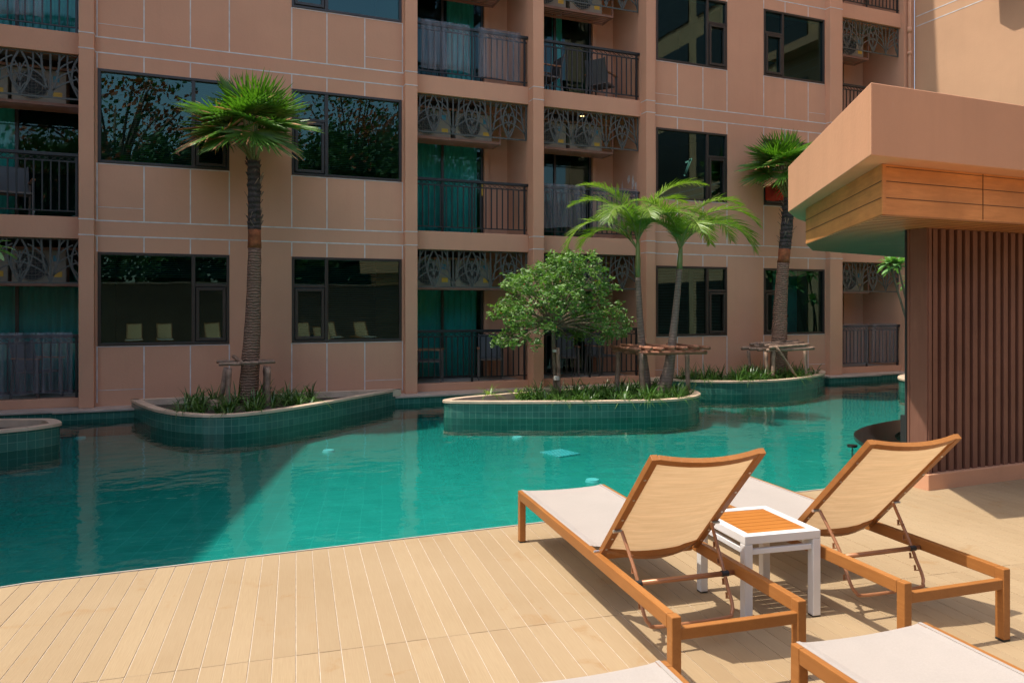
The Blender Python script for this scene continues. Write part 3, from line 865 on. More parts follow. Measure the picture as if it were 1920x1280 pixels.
tag(tp.build('tape_strip', M['tape'], loc=PV(1290, 315, D + .03)), 'crossed pale green tape strips on the window behind the twin palms', 'tape')

# ================================================================== SIDE WING (right)
WX = 16.46
wg = thing('side_wing', 'sunlit plain tan wing of the block rising behind the canopy at the right', 'building', (WX, 10, 0))
m = MB().box((WX, -4, -.06), (WX + 6, 13.64, HT + 1))
for zz in (8.65, 8.9, 5.7, 5.94): m.box((WX - .004, 0, zz - .012), (WX + .01, 13.6, zz + .012), 1)
m.build('wall', [M['wing'], M['white_joint']], wg)
for k in range(6):
    for y0 in (7.6, 4.6, 1.6, -1.4): MB().box((WX - .05, y0, S * k + .35), (WX + .01, y0 + 2.5, S * k + 2.5)).build('window', M['frame'], wg)
MB().prism([(WX - .5, 11.5), (WX - .62, 11.2), (WX - .62, 9), (WX - .002, 9), (WX - .002, 11.5)], 9.15, 9.4).build('shadow_ledge', M['wall'], wg)  # ledge added above the view to throw the dark patch on the wing

# left wing, outside the frame, whose corner shades the left end of the pool
lw = thing('left_wing', 'tall terracotta wing standing left of the pool, seen only by its shadow', 'building', (-8, 9, 0))
Hs = 14.5; off = .424 * .993 * (Hs - ZF); s1 = W(540, 840, ZF); s2 = W(313, 1053, ZF); sk = (s1.x - s2.x) / (s1.y - s2.y)
pA = Vector((s2.x + sk * (13.64 - s2.y) - off, 13.64)); pB = Vector((s2.x + sk * (6.0 - s2.y) - off, 6.0))
MB().prism([pA, (-12, 13.64), (-12, 5.2), pB], -.06, Hs).build('wall', M['wall'], lw)
for k in range(5):
    for t in (.15, .42, .7):
        a = pA.lerp(pB, t); b_ = pA.lerp(pB, t + .16)
        nrm = Vector((-(b_ - a).y, (b_ - a).x)).normalized()
        if nrm.x < 0: nrm = -nrm
        MB().bar((*(a + nrm * .01), 1.7 + 2.9 * k), (*(b_ + nrm * .01), 1.7 + 2.9 * k), .03, 1.5).build('window', M['frame'], lw)
# ================================================================== PLANTERS
def planter(pts, label, nsm=5, soil=-.03, cw=.14, raw=False):
    poly = [Vector(p[:2]) for p in pts] if raw else smooth_closed(pts, nsm)
    area = sum(poly[i].x * poly[(i + 1) % len(poly)].y - poly[(i + 1) % len(poly)].x * poly[i].y for i in range(len(poly)))
    if area < 0: poly = poly[::-1]
    c = sum(poly, Vector((0, 0))) / len(poly)
    t = thing('planter', label, 'planter', (c.x, c.y, ZW), 0, 'curved tiled planters in the pool')
    ins = inset(poly, .02); inn = inset(poly, cw)
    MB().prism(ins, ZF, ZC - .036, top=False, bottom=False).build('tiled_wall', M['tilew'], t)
    m = MB(); n = len(poly)
    for i in range(n):
        j = (i + 1) % n
        a, b_, c_, d = poly[i], poly[j], inn[j], inn[i]
        m.quad([(a.x, a.y, ZC), (b_.x, b_.y, ZC), (c_.x, c_.y, ZC), (d.x, d.y, ZC)])
        m.quad([(a.x, a.y, ZC - .035), (b_.x, b_.y, ZC - .035), (b_.x, b_.y, ZC), (a.x, a.y, ZC)])
        m.quad([(c_.x, c_.y, ZC - .12), (d.x, d.y, ZC - .12), (d.x, d.y, ZC), (c_.x, c_.y, ZC)])
        m.quad([(a.x, a.y, ZC - .035), (ins[i].x, ins[i].y, ZC - .0355), (ins[j].x, ins[j].y, ZC - .0355), (b_.x, b_.y, ZC - .035)])
    m.build('coping', M['stone'], t)
    MB().prism(inset(poly, .10), soil - .02, soil, bottom=False, sides=False).build('soil', M['soil'], t)
    return t, poly
p1 = [W(x, y, ZC) for x, y in [(244, 748), (262, 757), (290, 767), (330, 774), (380, 777.5), (440, 776.5), (500, 770.5), (560, 762), (620, 752), (680, 741.5), (725, 733.5)]]
p1 = smooth_open([p.xy for p in p1], 3) + [Vector((3.12, 13.34)), Vector((-1.22, 13.42))]
P1, poly1 = planter(p1, 'shaded curved planter with the left fan palm in front of the first two windows', 3, raw=True)
p2 = [W(x, y, ZC) for x, y in [(834, 748), (838, 751.5), (900, 752.5), (1000, 752.5), (1100, 752), (1180, 751), (1240, 749.5), (1285, 746), (1309, 741), (1313, 736), (1300, 730), (1270, 725), (1200, 724), (1100, 727), (1000, 732.5), (930, 738), (870, 743)]]
P2, poly2 = planter(p2, 'boat-shaped planter in the pool centre with the round tree and twin palms', 4)
p3 = [W(x, y, ZC) for x, y in [(1215, 705), (1250, 710), (1291, 713), (1376, 714.5), (1430, 713.5), (1481, 710.5), (1527, 704.5), (1546, 699), (1546, 695), (1530, 691.5)]]
p3 += [Vector((12.6, 13.45, 0)), Vector((9.5, 13.45, 0)), Vector((8.6, 13.42, 0))]
P3, poly3 = planter(p3, 'rear planter with the right-hand fan palm below the far window', 4)
p4 = [W(x, y, ZC) for x, y in [(1683, 706), (1690, 710), (1720, 712.5)]] + [Vector((14.6, 10.6, 0)), Vector((17, 10.6, 0)), Vector((17, 12.3, 0)), W(1720, 699, ZC), W(1692, 701.5, ZC)]
P4, poly4 = planter(p4, 'small planter end showing beside the slatted wall at the right', 4)
p0 = [W(x, y, ZC) for x, y in [(115, 790), (108, 794), (60, 801), (0, 807)]] + [Vector((-4.5, 9.6, 0)), Vector((-6.5, 10, 0)), Vector((-6, 11.5, 0)), W(-60, 786, ZC), W(0, 784.5, ZC), W(60, 784, ZC), W(100, 784.5, ZC)]
P0, poly0 = planter(p0, 'planter tip at the left edge of the picture', 4)

# ---- strap-leaved ground cover
def inside(poly, x, y):
    c = False; n = len(poly); j = n - 1
    for i in range(n):
        a, b_ = poly[i], poly[j]
        if (a[1] > y) != (b_[1] > y) and x < (b_[0] - a[0]) * (y - a[1]) / (b_[1] - a[1]) + a[0]: c = not c
        j = i
    return c
def clump(m, x, y, z, r, n=26, L=.34, lit=None):
    for i in range(n):
        a = r.uniform(0, 2 * math.pi); l = L * r.uniform(.55, 1.25); lean = r.uniform(.35, 1.25)
        d = Vector((math.cos(a), math.sin(a), 0)); s_ = Vector((-d.y, d.x, 0)); w = r.uniform(.006, .011)
        prev = None; b0 = Vector((x, y, z)) + d * r.uniform(0, .04)
        for k in range(5):
            t = k / 4; p = b0 + d * (l * lean * t ** 1.3) + Vector((0, 0, l * (1.25 * t - (1.15 * lean) * t * t * .95)))
            ww = w * (1 - t ** 3) + .0008
            q = (p - s_ * ww, p + s_ * ww)
            if prev: m.quad([prev[0], prev[1], q[1], q[0]])
            prev = q
def cover(poly, dens, label, seed, xr=None, L=.3, avoid=()):
    r = random.Random(seed); m = MB(); inn = inset(poly, .16)
    xs = [p.x for p in inn]; ys = [p.y for p in inn]; cnt = 0
    for _ in range(dens):
        x = r.uniform(min(xs), max(xs)); y = r.uniform(min(ys), max(ys))
        if not inside(inn, x, y): continue
        if xr and not (xr[0] < x < xr[1]): continue
        clump(m, x, y, -.03, r, 24, L * r.uniform(.75, 1.15)); cnt += 1
    o = m.build('ground_cover', M['grass'], loc=(sum(xs) / len(xs), sum(ys) / len(ys), -.03)); tag(o, label, 'ground cover', kind='stuff')
c1 = W(460, 757, 0)
cover(poly1, 85, 'dark strappy grass round the foot of the left fan palm', 3, (c1.x - 1.0, c1.x + 1.25), .40)
cover(poly2, 210, 'strappy green grass filling the boat-shaped centre planter', 4, (4.75, 8.4), .36)
cover(poly3, 250, 'dark strappy grass filling the rear planter', 5, (9.0, 12.8), .42)
for i, (px, py, L, lab) in enumerate([(916, 746, .36, 'pale green grass tuft alone at the left tip of the centre planter'), (968, 744, .36, 'second pale grass tuft from the left tip of the centre planter'),
                                   (985, 741, .30, 'grass tuft left of the small round tree, leaning over the coping')]):
    p = W(px, py, 0); m = MB(); clump(m, p.x, p.y, -.03, random.Random(30 + i), 26, L)
    tag(m.build('grass_tuft', M['feather'], loc=(p.x, p.y, -.03)), lab, 'grass tuft', 'separate grass tufts in the centre planter')

def rock(p, s_, lab, seed):
    r = random.Random(seed); m = MB(); me = []
    import bmesh
    bm = bmesh.new(); bmesh.ops.create_icosphere(bm, subdivisions=2, radius=1)
    for v in bm.verts:
        k = 1 + r.uniform(-.12, .12); v.co = Vector((v.co.x * s_[0] * k, v.co.y * s_[1] * k, v.co.z * s_[2] * k))
    me = bpy.data.meshes.new('rock'); bm.to_mesh(me); bm.free(); me.materials.append(M['rock'])
    o = bpy.data.objects.new('rock', me); COL.objects.link(o); o.location = p; tag(o, lab, 'rock')
    for q in me.polygons: q.use_smooth = True
p = W(400, 762, 0); rock((p.x, p.y, .0), (.14, .1, .12), 'brown rock half hidden in grass left of the left fan palm', 1)
p = W(1262, 738, 0); rock((p.x, p.y, .0), (.13, .1, .10), 'brown rock in the grass at the foot of the twin palms', 2)

# ================================================================== PLANTS
def fan_leaf(m, hub, a, up, Rr, r, dry=0.0):
    """pleated palmate leaf: axis a, blade normal near up"""
    a = a.normalized(); n = (up - a * up.dot(a)).normalized(); s_ = a.cross(n)
    ns = 32; span = R(r.uniform(112, 132))
    cup = r.uniform(.05, .3)
    for i in range(ns):
        ph = -span + 2 * span * (i + .5) / ns; dph = span / ns
        l = Rr * (.78 + .26 * math.cos(ph * .62)) * r.uniform(.92, 1.06)
        isdry = r.random() < dry
        split = r.uniform(.34, .48); droop = r.uniform(.0, .14) + .12 * dry
        def pt(phi, t, lift):
            dd = a * math.cos(phi) + s_ * math.sin(phi)
            q = hub + dd * (l * t) + n * (lift + cup * Rr * t * t * .5)
            if t > split: q = q - Vector((0, 0, droop * l * (t - split) ** 1.5 * 1.6))
            return q
        tw = r.uniform(-.04, .04)
        e0 = [pt(ph - dph, split * .35, 0), pt(ph, split * .35, .012), pt(ph + dph, split * .35, 0)]
        e1 = [pt(ph - dph, split, 0), pt(ph, split, .022), pt(ph + dph, split, 0)]
        e2 = [pt(ph - dph * .36 + tw, .8, -.002), pt(ph + tw, .8, .012), pt(ph + dph * .36 + tw, .8, -.002)]
        tip = pt(ph + tw * 1.5, 1.0, 0)
        base = hub
        m.quad([base, e0[0], e0[1]]); m.quad([base, e0[1], e0[2]])
        for k in (0, 1):
            m.quad([e0[k], e1[k], e1[k + 1], e0[k + 1]]); 
            m.quad([e1[k], e2[k], e2[k + 1], e1[k + 1]], 1 if isdry else 0)
            m.quad([e2[k], tip, e2[k + 1]], 1 if (isdry or r.random() < .12 * (dry > 0)) else 0)

def fan_palm(base, top, crown, rb, rt, label, seed, leaves, Rr, scale=1.0, twist=0):
    r = random.Random(seed)
    t = thing('fan_palm', label, 'palm tree', base, 0, 'fan palms in front of the facade')
    base = Vector(base); top = Vector(top); pts = []; rad = []
    H = top.z - base.z
    for i in range(40):
        k = i / 39; p = base.lerp(top, k); p += Vector((.05 * math.sin(k * 3.4) * (1 if twist >= 0 else -1), .02 * math.sin(k * 4), 0))
        fl = rt + (rb - rt) * (1 - k) ** 1.8
        pts.append(p); rad.append(fl * (1 + .012 * math.sin(i * 2.3)))
    cut = 25
    tr = MB().tube(pts[:cut + 1], rad[:cut + 1], 18, jit=.03).build('trunk', M['fantrunk'], t, smooth=True)
    MB().tube(pts[cut:cut + 4], [rad[i] * 1.03 for i in range(cut, cut + 4)], 16, jit=.05).build('bark_patch', M['rust'], tr, smooth=True)
    m = MB().tube(pts[cut + 3:], [rad[i] * (1.08 + .05 * math.sin(i * 3.1)) for i in range(cut + 3, 40)], 16, jit=.07)
    for i in range(90):      # old leaf boots
        k = r.uniform(.72, 1.0); p = base.lerp(top, k) + Vector((.05 * math.sin(k * 3.4) * (1 if twist >= 0 else -1), 0, 0)); a = r.uniform(0, 6.28)
        d = Vector((math.cos(a), math.sin(a), 0)); q = p + d * rt * 1.0
        m.bar(q, q + d * r.uniform(.01, .05) + Vector((-d.y * r.uniform(-.08, .08), d.x * r.uniform(-.08, .08), r.uniform(.05, .13))), .022, .006, mi=1 if r.random() < .4 else 0)
    m.build('leaf_base_husk', [M['husk'], M['stake']], tr)
    crown = Vector(crown)
    cm = MB(); pm = MB()
    for (az, el, pl, rr, dry) in leaves:
        az = R(az) ; el = R(el)
        d = Vector((math.cos(az) * math.cos(el), math.sin(az) * math.cos(el), math.sin(el)))
        st = top + Vector((r.uniform(-.04, .04), r.uniform(-.04, .04), -.05))
        hub = crown + d * pl * scale
        mid = (st + hub) / 2 + Vector((0, 0, .06))
        pm.tube(smooth_open([st, mid, hub], 4), [.014, .013, .012, .011, .010, .009, .008, .008, .007], 6)
        a = (d + Vector((0, 0, -.35 + .25 * (el > .8)))).normalized()
        up = Vector((0, 0, 1)) + d * (-.25) + Vector((r.uniform(-.35, .35), r.uniform(-.35, .35), 0))
        if abs(el) > 1.1: up = Vector((-math.cos(az), -math.sin(az), .4))
        fan_leaf(cm, hub, a, up, Rr * rr * scale, r, dry)
    cr = cm.build('crown', [M['fan'], M['fandry']], t)
    pm.build('leaf_stalk', M['crownshaft'], cr, smooth=True)
    return t
def leafset(seed, n1, n2, n3):
    r = random.Random(seed); L = []
    for i in range(n1): L.append((i * 360 / n1 + r.uniform(-12, 12), r.uniform(48, 80), r.uniform(.22, .36), 1.0, 0.0))
    for i in range(n2): L.append((i * 360 / n2 + r.uniform(-12, 12), r.uniform(22, 50), r.uniform(.32, .46), 1.0, .04))
    for i in range(n3): L.append((i * 360 / n3 + r.uniform(-12, 12), r.uniform(-30, 8), r.uniform(.28, .42), .90, .14))
    return L
b1 = W(464, 757, -.03); b1.z = -.03
t1 = PV(477, 302, b1.y); c1_ = PV(466, 243, b1.y)
L1 = leafset(5, 5, 6, 5) + [(-50, -22, .38, .95, .1), (-75, 12, .30, .9, .0), (-15, 12, .46, 1.05, .25), (175, 25, .46, 1.05, .05), (-5, 38, .40, 1.0, 0), (200, -15, .42, .9, .3), (168, -8, .52, 1.0, .75), (150, 4, .5, .95, .5)]
fan_palm(b1, t1, c1_, .165, .090, 'tall fan palm at the left with browned leaf tips, before the first two windows', 5, L1, .70)
b3 = W(1460, 708, -.03); b3.y = 12.9
b3 = PV(1460, 703, 12.95); b3.z = -.03
t3 = PV(1479, 372, 12.95); c3 = PV(1470, 320, 12.95)
fan_palm(b3, t3, c3, .20, .11, 'fan palm at the right, its crown partly behind the kiosk canopy', 9, leafset(8, 5, 6, 5) + [(-60, -15, .36, .95, .1), (170, 10, .45, 1.0, .1), (195, 35, .42, 1.0, 0)], .68, twist=-1)

def frond(m, rm, base, az, el0, L, bend, r, ll=.45, n=58):
    d = Vector((math.cos(az), math.sin(az), 0)); p = Vector(base); el = el0; pts = [p.copy()]; dirs = []
    steps = 14
    for i in range(steps):
        v = d * math.cos(el) + Vector((0, 0, math.sin(el))); dirs.append(v)
        p = p + v * (L / steps); pts.append(p.copy()); el -= bend / steps * (1.0 + .6 * i / steps)
    dirs.append(dirs[-1])
    rm.tube(pts, [.013 * (1 - .8 * i / steps) + .002 for i in range(steps + 1)], 6)
    side = d.cross(Vector((0, 0, 1)))
    for i in range(n):
        t = .16 + .84 * (i + .5) / n; f_ = t * steps; k = min(int(f_), steps - 1); fr = f_ - k
        q = pts[k].lerp(pts[k + 1], fr); v = dirs[k].lerp(dirs[k + 1], fr).normalized(); nn = side.cross(v).normalized()
        l = ll * (math.sin(math.pi * (t * .86 + .1)) ** .7) * r.uniform(.88, 1.08)
        for s_ in (-1, 1):
            fw = .55 + .75 * t
            dd = (side * s_ + v * fw + nn * r.uniform(.25, .7)).normalized()
            w = .0085 * r.uniform(.8, 1.2)
            prev = None; dr = r.uniform(.5, 1.4)
            wd = (v - dd * v.dot(dd)).normalized()
            wd = (wd + nn * r.uniform(-.4, .4)).normalized()
            for j in range(4):
                u = j / 3; c = q + dd * (l * u) + Vector((0, 0, -.30 * l * u * u * dr))
                ww = w * (1 - u ** 2.2) * (.6 + .8 * min(u * 3, 1) * .6)
                e = (c - wd * ww, c + wd * ww)
                if prev: m.quad([prev[0], prev[1], e[1], e[0]])
                prev = e

def feather_palm(base, ctrl, rb, rt, label, seed, fr, shaft):
    r = random.Random(seed)
    t = thing('feather_palm', label, 'palm tree', base, 0, 'slender twin palms in the centre planter')
    pts = smooth_open([base] + ctrl, 7); n = len(pts)
    rad = [rb * (1 - i / (n - 1)) ** 3 + rt + (rb - rt) * .35 * (1 - i / (n - 1)) for i in range(n)]
    rad = [min(x, rb) * (1 + .02 * (i % 2)) for i, x in enumerate(rad)]
    tr = MB().tube(pts, rad, 14, jit=.015).build('trunk', M['greytrunk'], t, smooth=True)
    top = pts[-1]; sh = top + Vector(shaft)
    MB().tube([top, top.lerp(sh, .3), top.lerp(sh, .7), sh], [rt * .98, rt * 1.0, rt * .75, rt * .4], 12).build('crownshaft', M['crownshaft'], tr, smooth=True)
    cm = MB(); rm = MB()
    for (az, el, L, bend) in fr:
        k = r.uniform(.55, .9)
        frond(cm, rm, top.lerp(sh, k), R(az), R(el), L * 1.27 * r.uniform(.97, 1.03), R(bend), r)
    cr = cm.build('crown', M['feather'], t)
    rm.build('frond_stem', M['crownshaft'], cr, smooth=True)
    return t
Yp = 11.45
ba = PV(1212, 742, Yp); ba.z = -.03
feather_palm(ba, [PV(1207, 690, Yp), PV(1200, 600, Yp), PV(1196, 520, Yp)], .10, .048, 'left twin palm, straight slender trunk and arching feather fronds', 21,
             [(170, 66, 1.45, 128), (152, 80, 1.35, 92), (215, 72, 1.3, 110), (-25, 70, 1.35, 112), (15, 80, 1.35, 84), (60, 74, 1.2, 95), (250, 74, 1.1, 100), (100, 78, 1.2, 92), (-60, 64, 1.2, 110), (180, 84, 1.35, 78), (-15, 82, 1.4, 80), (130, 60, 1.1, 100)],
             PV(1196, 438, Yp) - PV(1196, 520, Yp))
Yq = 11.25
bb = PV(1241, 742, Yq); bb.z = -.03
feather_palm(bb, [PV(1254, 690, Yq), PV(1266, 590, Yq), PV(1274, 505, Yq)], .115, .05, 'right twin palm, trunk leaning right, fronds arching to the right', 22,
             [(-15, 60, 1.5, 118), (12, 72, 1.45, 115), (165, 72, 1.05, 95), (205, 74, 1.0, 90), (-40, 60, 1.15, 105), (60, 74, 1.1, 95), (110, 76, 1.05, 85), (255, 70, 1.0, 100), (-5, 80, 1.35, 90), (30, 60, 1.3, 100), (-28, 74, 1.4, 108), (180, 82, 1.2, 80)],
             PV(1277, 455, Yq) - PV(1274, 505, Yq))

# ---- small round tree
def small_tree():
    r = random.Random(41); Y = 11.75
    base = PV(1042, 736, Y); base.z = -.03
    t = thing('small_tree', 'small round-headed broadleaf tree with orange berries in the centre planter', 'tree', base)
    fork = PV(1037, 612, Y)
    tr = MB()
    tr.tube(smooth_open([base, PV(1040, 690, Y), PV(1038, 645, Y), fork], 4), [.042, .040, .038, .037, .036, .035, .034, .033, .033, .032, .032, .031, .03][:13], 10, jit=.05)
    blobs = [(1050, 486, 22, 10), (1020, 494, 22, 8), (1088, 500, 22, 8), (1000, 512, 24, 8), (1060, 515, 32, 12), (1112, 528, 24, 8), (965, 524, 22, 7), (1030, 540, 34, 12), (1090, 550, 32, 11),
             (985, 545, 26, 9), (945, 566, 17, 5), (960, 580, 18, 5), (1135, 572, 22, 7), (1125, 600, 26, 8), (1150, 598, 18, 5), (1095, 585, 22, 7), (1005, 572, 22, 7), (975, 600, 20, 6), (950, 622, 16, 5), (970, 630, 12, 3),
             (1050, 566, 18, 4), (1110, 625, 20, 5), (1120, 615, 14, 3), (935, 630, 10, 3), (1158, 612, 10, 3), (1040, 470 + 8, 12, 4), (1000, 600, 16, 4), (930, 585, 8, 3), (1065, 476, 12, 4)]
    lm = MB(); bm_ = MB()
    pm = 1387 / 12.9
    ccen = PV(1045, 555, Y)
    for px, py, rr, w_ in blobs:
        px = 1042 + (px - 1042) * .92; c = PV(px, py, Y); R0 = rr / pm * .88
        off = (c - ccen); dep = math.sqrt(max(.05, 1.1 - (off.x / 1.2) ** 2)) * .75
        for kk in range(3):
            cc = c + Vector((r.uniform(-.05, .05), [-dep, 0, dep][kk] * r.uniform(.7, 1.1), r.uniform(-.10, .02) - .07 * abs(kk - 1)))
            br = smooth_open([fork + Vector((0, 0, r.uniform(-.04, .02))), fork.lerp(cc, .45) + Vector((0, 0, .06 * r.uniform(.2, 1.4))), cc], 4)
            tr.tube(br, [.014 * (1 - .085 * i) for i in range(len(br))], 6)
            # twig sprays and leaves near the shell
            for j in range(int(w_ * 2.6)):
                v = Vector((r.gauss(0, 1), r.gauss(0, 1), r.gauss(0, .75))).normalized() * (R0 * r.uniform(.35, 1.15) * (1.25 if r.random() < .12 else 1))
                tip = cc + v
                if r.random() < .35: tr.bar(cc + v * .1, tip, .005, .005)
                for q in range(r.randint(6, 10)):
                    lp_ = tip + Vector((r.gauss(0, .035), r.gauss(0, .035), r.gauss(0, .026)))
                    n = Vector((r.gauss(0, .6), r.gauss(0, .6), r.uniform(.3, 1))).normalized()
                    a = Vector((r.gauss(0, 1), r.gauss(0, 1), r.gauss(0, .4))); a = (a - n * a.dot(n)).normalized(); b_ = n.cross(a)
                    l = r.uniform(.028, .052); wd = l * .38
                    lm.quad([lp_ - a * l, lp_ - b_ * wd, lp_ + a * l, lp_ + b_ * wd])
            if r.random() < .25:
                q = cc + Vector((r.uniform(-1, 1), -1, r.uniform(-.5, .5))).normalized() * R0; lm.tube([q, q + Vector((0, 0, .02))], .010, 6, mi=1)
    tr.build('trunk', M['bark'], t, smooth=True)
    cr = lm.build('crown', [M['treeleaf'], M['flower']], t)
small_tree()

# ---- plumeria
def plumeria(rosettes, base, label):
    r = random.Random(len(rosettes)); t = thing('plumeria', label, 'tree', base)
    base = Vector(base); m = MB(); lm = MB()
    for c, rr in rosettes:
        c = Vector(c); m.tube(smooth_open([base, base.lerp(c, .5) + Vector((.12, .1, -.1)), c], 4), [.04, .036, .032, .03, .027, .024, .022, .02, .018], 8)
        for i in range(20):
            a = i * 2.4; el = R(70 - i * 4.6); d = Vector((math.cos(a) * math.cos(el), math.sin(a) * math.cos(el), math.sin(el)))
            sd = d.cross(Vector((0, 0, 1))).normalized(); up = sd.cross(d); l = rr * r.uniform(.8, 1.1); w = l * .17; prev = None
            for k in range(7):
                u = k / 6; p = c + d * l * u - Vector((0, 0, .3 * l * u * u)); ww = w * math.sin(math.pi * min(.98, u * .9 + .06)) ** .8
                e = (p - sd * ww + up * .18 * ww, p, p + sd * ww + up * .18 * ww)
                if prev: lm.quad([prev[0], prev[1], e[1], e[0]]); lm.quad([prev[1], prev[2], e[2], e[1]])
                prev = e
    m.build('trunk', M['bark'], t, smooth=True); lm.build('crown', M['plum'], t)
q = PV(1690, 500, 11.7)
plumeria([(PV(1684, 498, 11.7), .42), (PV(1668, 494, 11.8), .34), (PV(1704, 486, 11.8), .40), (PV(1712, 528, 11.9), .36), (PV(1740, 500, 11.9), .42), (PV(1735, 560, 12), .34), (PV(1750, 470, 12.1), .4)], (q.x + 1.0, 11.9, -.03), 'plumeria with long pale leaves reaching out from behind the slatted wall')
q = PV(-30, 470, 10.4)
plumeria([(PV(-28, 462, 10.5), .36), (PV(-70, 440, 10.5), .38), (PV(-90, 500, 10.6), .36)], (q.x - .3, 10.5, -.03), 'plumeria whose leaf tips poke in at the left edge')

# ================================================================== TREE SUPPORTS
def log(m, a, b_, r0, mi=0):
    a = Vector(a); b_ = Vector(b_); n = 6
    pts = [a.lerp(b_, i / n) + Vector((rnd.uniform(-1, 1), rnd.uniform(-1, 1), rnd.uniform(-1, 1))) * r0 * .18 * (0 < i < n) for i in range(n + 1)]
    m.tube(pts, [r0 * rnd.uniform(.88, 1.1) for _ in pts], 9, mi=mi, jit=.05)
def support(label, legs, logs, mat, base):
    t = thing('tree_support', label, 'tree support', base, 0, 'log frames propping the palms')
    for a, b_, r_ in legs: m = MB(); log(m, a, b_, r_); m.build('post', M['stake'], t, smooth=True)
    for a, b_, r_ in logs: m = MB(); log(m, a, b_, r_); m.build('crossbar', M[mat], t, smooth=True)
    return t
x, y = b1.x, b1.y; h = .78
g = lambda px, py, Y: PV(px, py, Y)
support('open frame of four crossbars on leaning posts round the left fan palm', 
        [(g(413, 755, y + .22), g(424, 688, y + .22), .042), (g(425, 762, y - .28), g(430, 690, y - .28), .040), (g(496, 745, y + .22), g(498, 686, y + .22), .038), (g(503, 768, y - .3), g(502, 688, y - .3), .046)],
        [(g(410, 683, y - .3), g(516, 678, y - .3), .030), (g(406, 678, y + .24), g(512, 676, y + .24), .028), (g(438, 668, y + .3) , g(456, 681, y - .42), .028), (g(480, 673, y + .3), g(491, 679, y - .42), .028)], 'stake', (x, y, -.03))
yy = 11.35
x0_ = g(1168, 655, yy).x; x1_ = g(1300, 655, yy).x; zt = g(1230, 655, yy).z
lg = []
for j in range(5): lg.append(((x0_ + .05 * rnd.random(), yy - .38 + .19 * j, zt - .03 + .03 * (j % 2)), (x1_ + .06 * rnd.random(), yy - .36 + .19 * j, zt - .05 + .03 * (j % 2)), .036))
for j in range(7): xx = x0_ + .02 + (x1_ - x0_ - .04) * j / 6; lg.append(((xx, yy - .5, zt + .035 + .02 * (j % 2)), (xx + .06 * rnd.uniform(-1, 1), yy + .5, zt + .04 + .02 * (j % 2)), .034))
support('stacked red-barked log platform on posts round the twin palms',
        [((x0_ + .1, yy + .38, -.03), (x0_ + .12, yy + .38, zt - .05), .045), (g(1205, 742, yy - .4), g(1202, 662, yy - .4), .038), (g(1290, 738, yy - .2), g(1288, 662, yy - .2), .040), ((x1_ - .3, yy + .4, -.03), (x1_ - .25, yy + .4, zt - .05), .038)], lg, 'stakered', (x0_ + .6, yy, -.03))
yy = 12.85
x0_ = g(1412, 652, yy).x; x1_ = g(1501, 652, yy).x; zt = g(1456, 652, yy).z - .02
lg = []
for j in range(4): lg.append(((x0_ + .04 * rnd.random(), yy - .40 + .26 * j, zt), (x1_ + .04 * rnd.random(), yy - .38 + .26 * j, zt + .02), .038))
for j in range(5): lg.append(((x0_ + .06 + .04 * j, yy - .45 + .2 * j, zt + .06 + .03 * (j % 3)), (x1_ - .1 + .02 * j, yy - .35 + .18 * j, zt + .10 + .03 * (j % 3)), .034))
support('grey log platform on forked posts round the right-hand fan palm',
        [((x0_ + .12, yy - .35, -.03), (x0_ + .06, yy - .32, zt - .04), .035), ((x0_ + .18, yy + .3, -.03), (x0_ + .12, yy + .3, zt - .04), .035), (g(1449, 708, yy - .42), g(1450, 655, yy - .4), .04), ((x1_ - .1, yy - .3, -.03), (x1_ - .16, yy - .3, zt - .04), .035), (g(1456, 650, yy - .5), g(1492, 704, yy - .5), .026)], lg, 'stake', (x0_ + .6, yy, -.03))
st = thing('tree_stake', 'short wooden stake tied beside the thin trunk of the round tree', 'stake', (g(1048, 742, 11.6).x, 11.6, -.03))
m = MB(); log(m, (g(1048, 740, 11.6).x, 11.6, -.03), g(1046, 652, 11.6), .035); m.build('post', M['stake'], st, smooth=True)
MB().tube([g(1044, 705, 11.6), g(1044, 712, 11.6)], .055, 12).tube([g(1042, 655, 11.65), g(1042, 660, 11.65)], .055, 12).build('rope', M['rope'], st)

# ================================================================== POOL BAR KIOSK
kp = thing('pool_bar', 'pool bar kiosk with deep tan canopy, wood soffit and brown slatted wall', 'kiosk', (6.2, 4.5, 0))
z0c, z1c = 2.605, 3.11
n_ = CW(2.49, 5.13).xy; fl = CW(3.07, 8.22).xy
u_ = (fl - n_).normalized()
far = [fl, Vector((6.45, 6.95)), Vector((7.5, 7.6)), Vector((10.5, 8.1))]
MB().prism([n_, (11.5, n_.y + .02), (11.5, 8.15)] + [far[3], far[2], far[1], far[0]], z0c, z1c).build('canopy', M['canopyp'], kp, bevel=.006)
bn = CW(2.72, 5.44).xy; bf = CW(3.15, 7.93).xy; bg = CW(3.58, 8.81).xy; bh = CW(5.6, 10.25).xy
bx = [bn, (11.3, bn.y + .02), (11.3, bh.y + .1), (bh.x, bh.y), (bg.x, bg.y), (bf.x, bf.y)]
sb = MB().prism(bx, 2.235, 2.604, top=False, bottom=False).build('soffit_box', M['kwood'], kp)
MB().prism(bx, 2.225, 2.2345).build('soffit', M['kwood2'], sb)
gm = MB()
def grv(a, b_, z, w=.004, d=.003):
    a = Vector(a); b_ = Vector(b_); n = Vector((-(b_ - a).y, (b_ - a).x)).normalized()
    cen = Vector((8, 6.2)); 
    if n.dot(cen - a) > 0: n = -n
    gm.bar((*(a + n * d / 2), z), (*(b_ + n * d / 2), z), d, w * 1.2)
for z in (2.235 + .122, 2.235 + .244): grv(bn, (11.3, bn.y + .02), z); grv(bn, bf, z); grv(bf, bg, z)
grv((bn.x + .01, bn.y), (11.3, bn.y + .02), 2.585, .003)
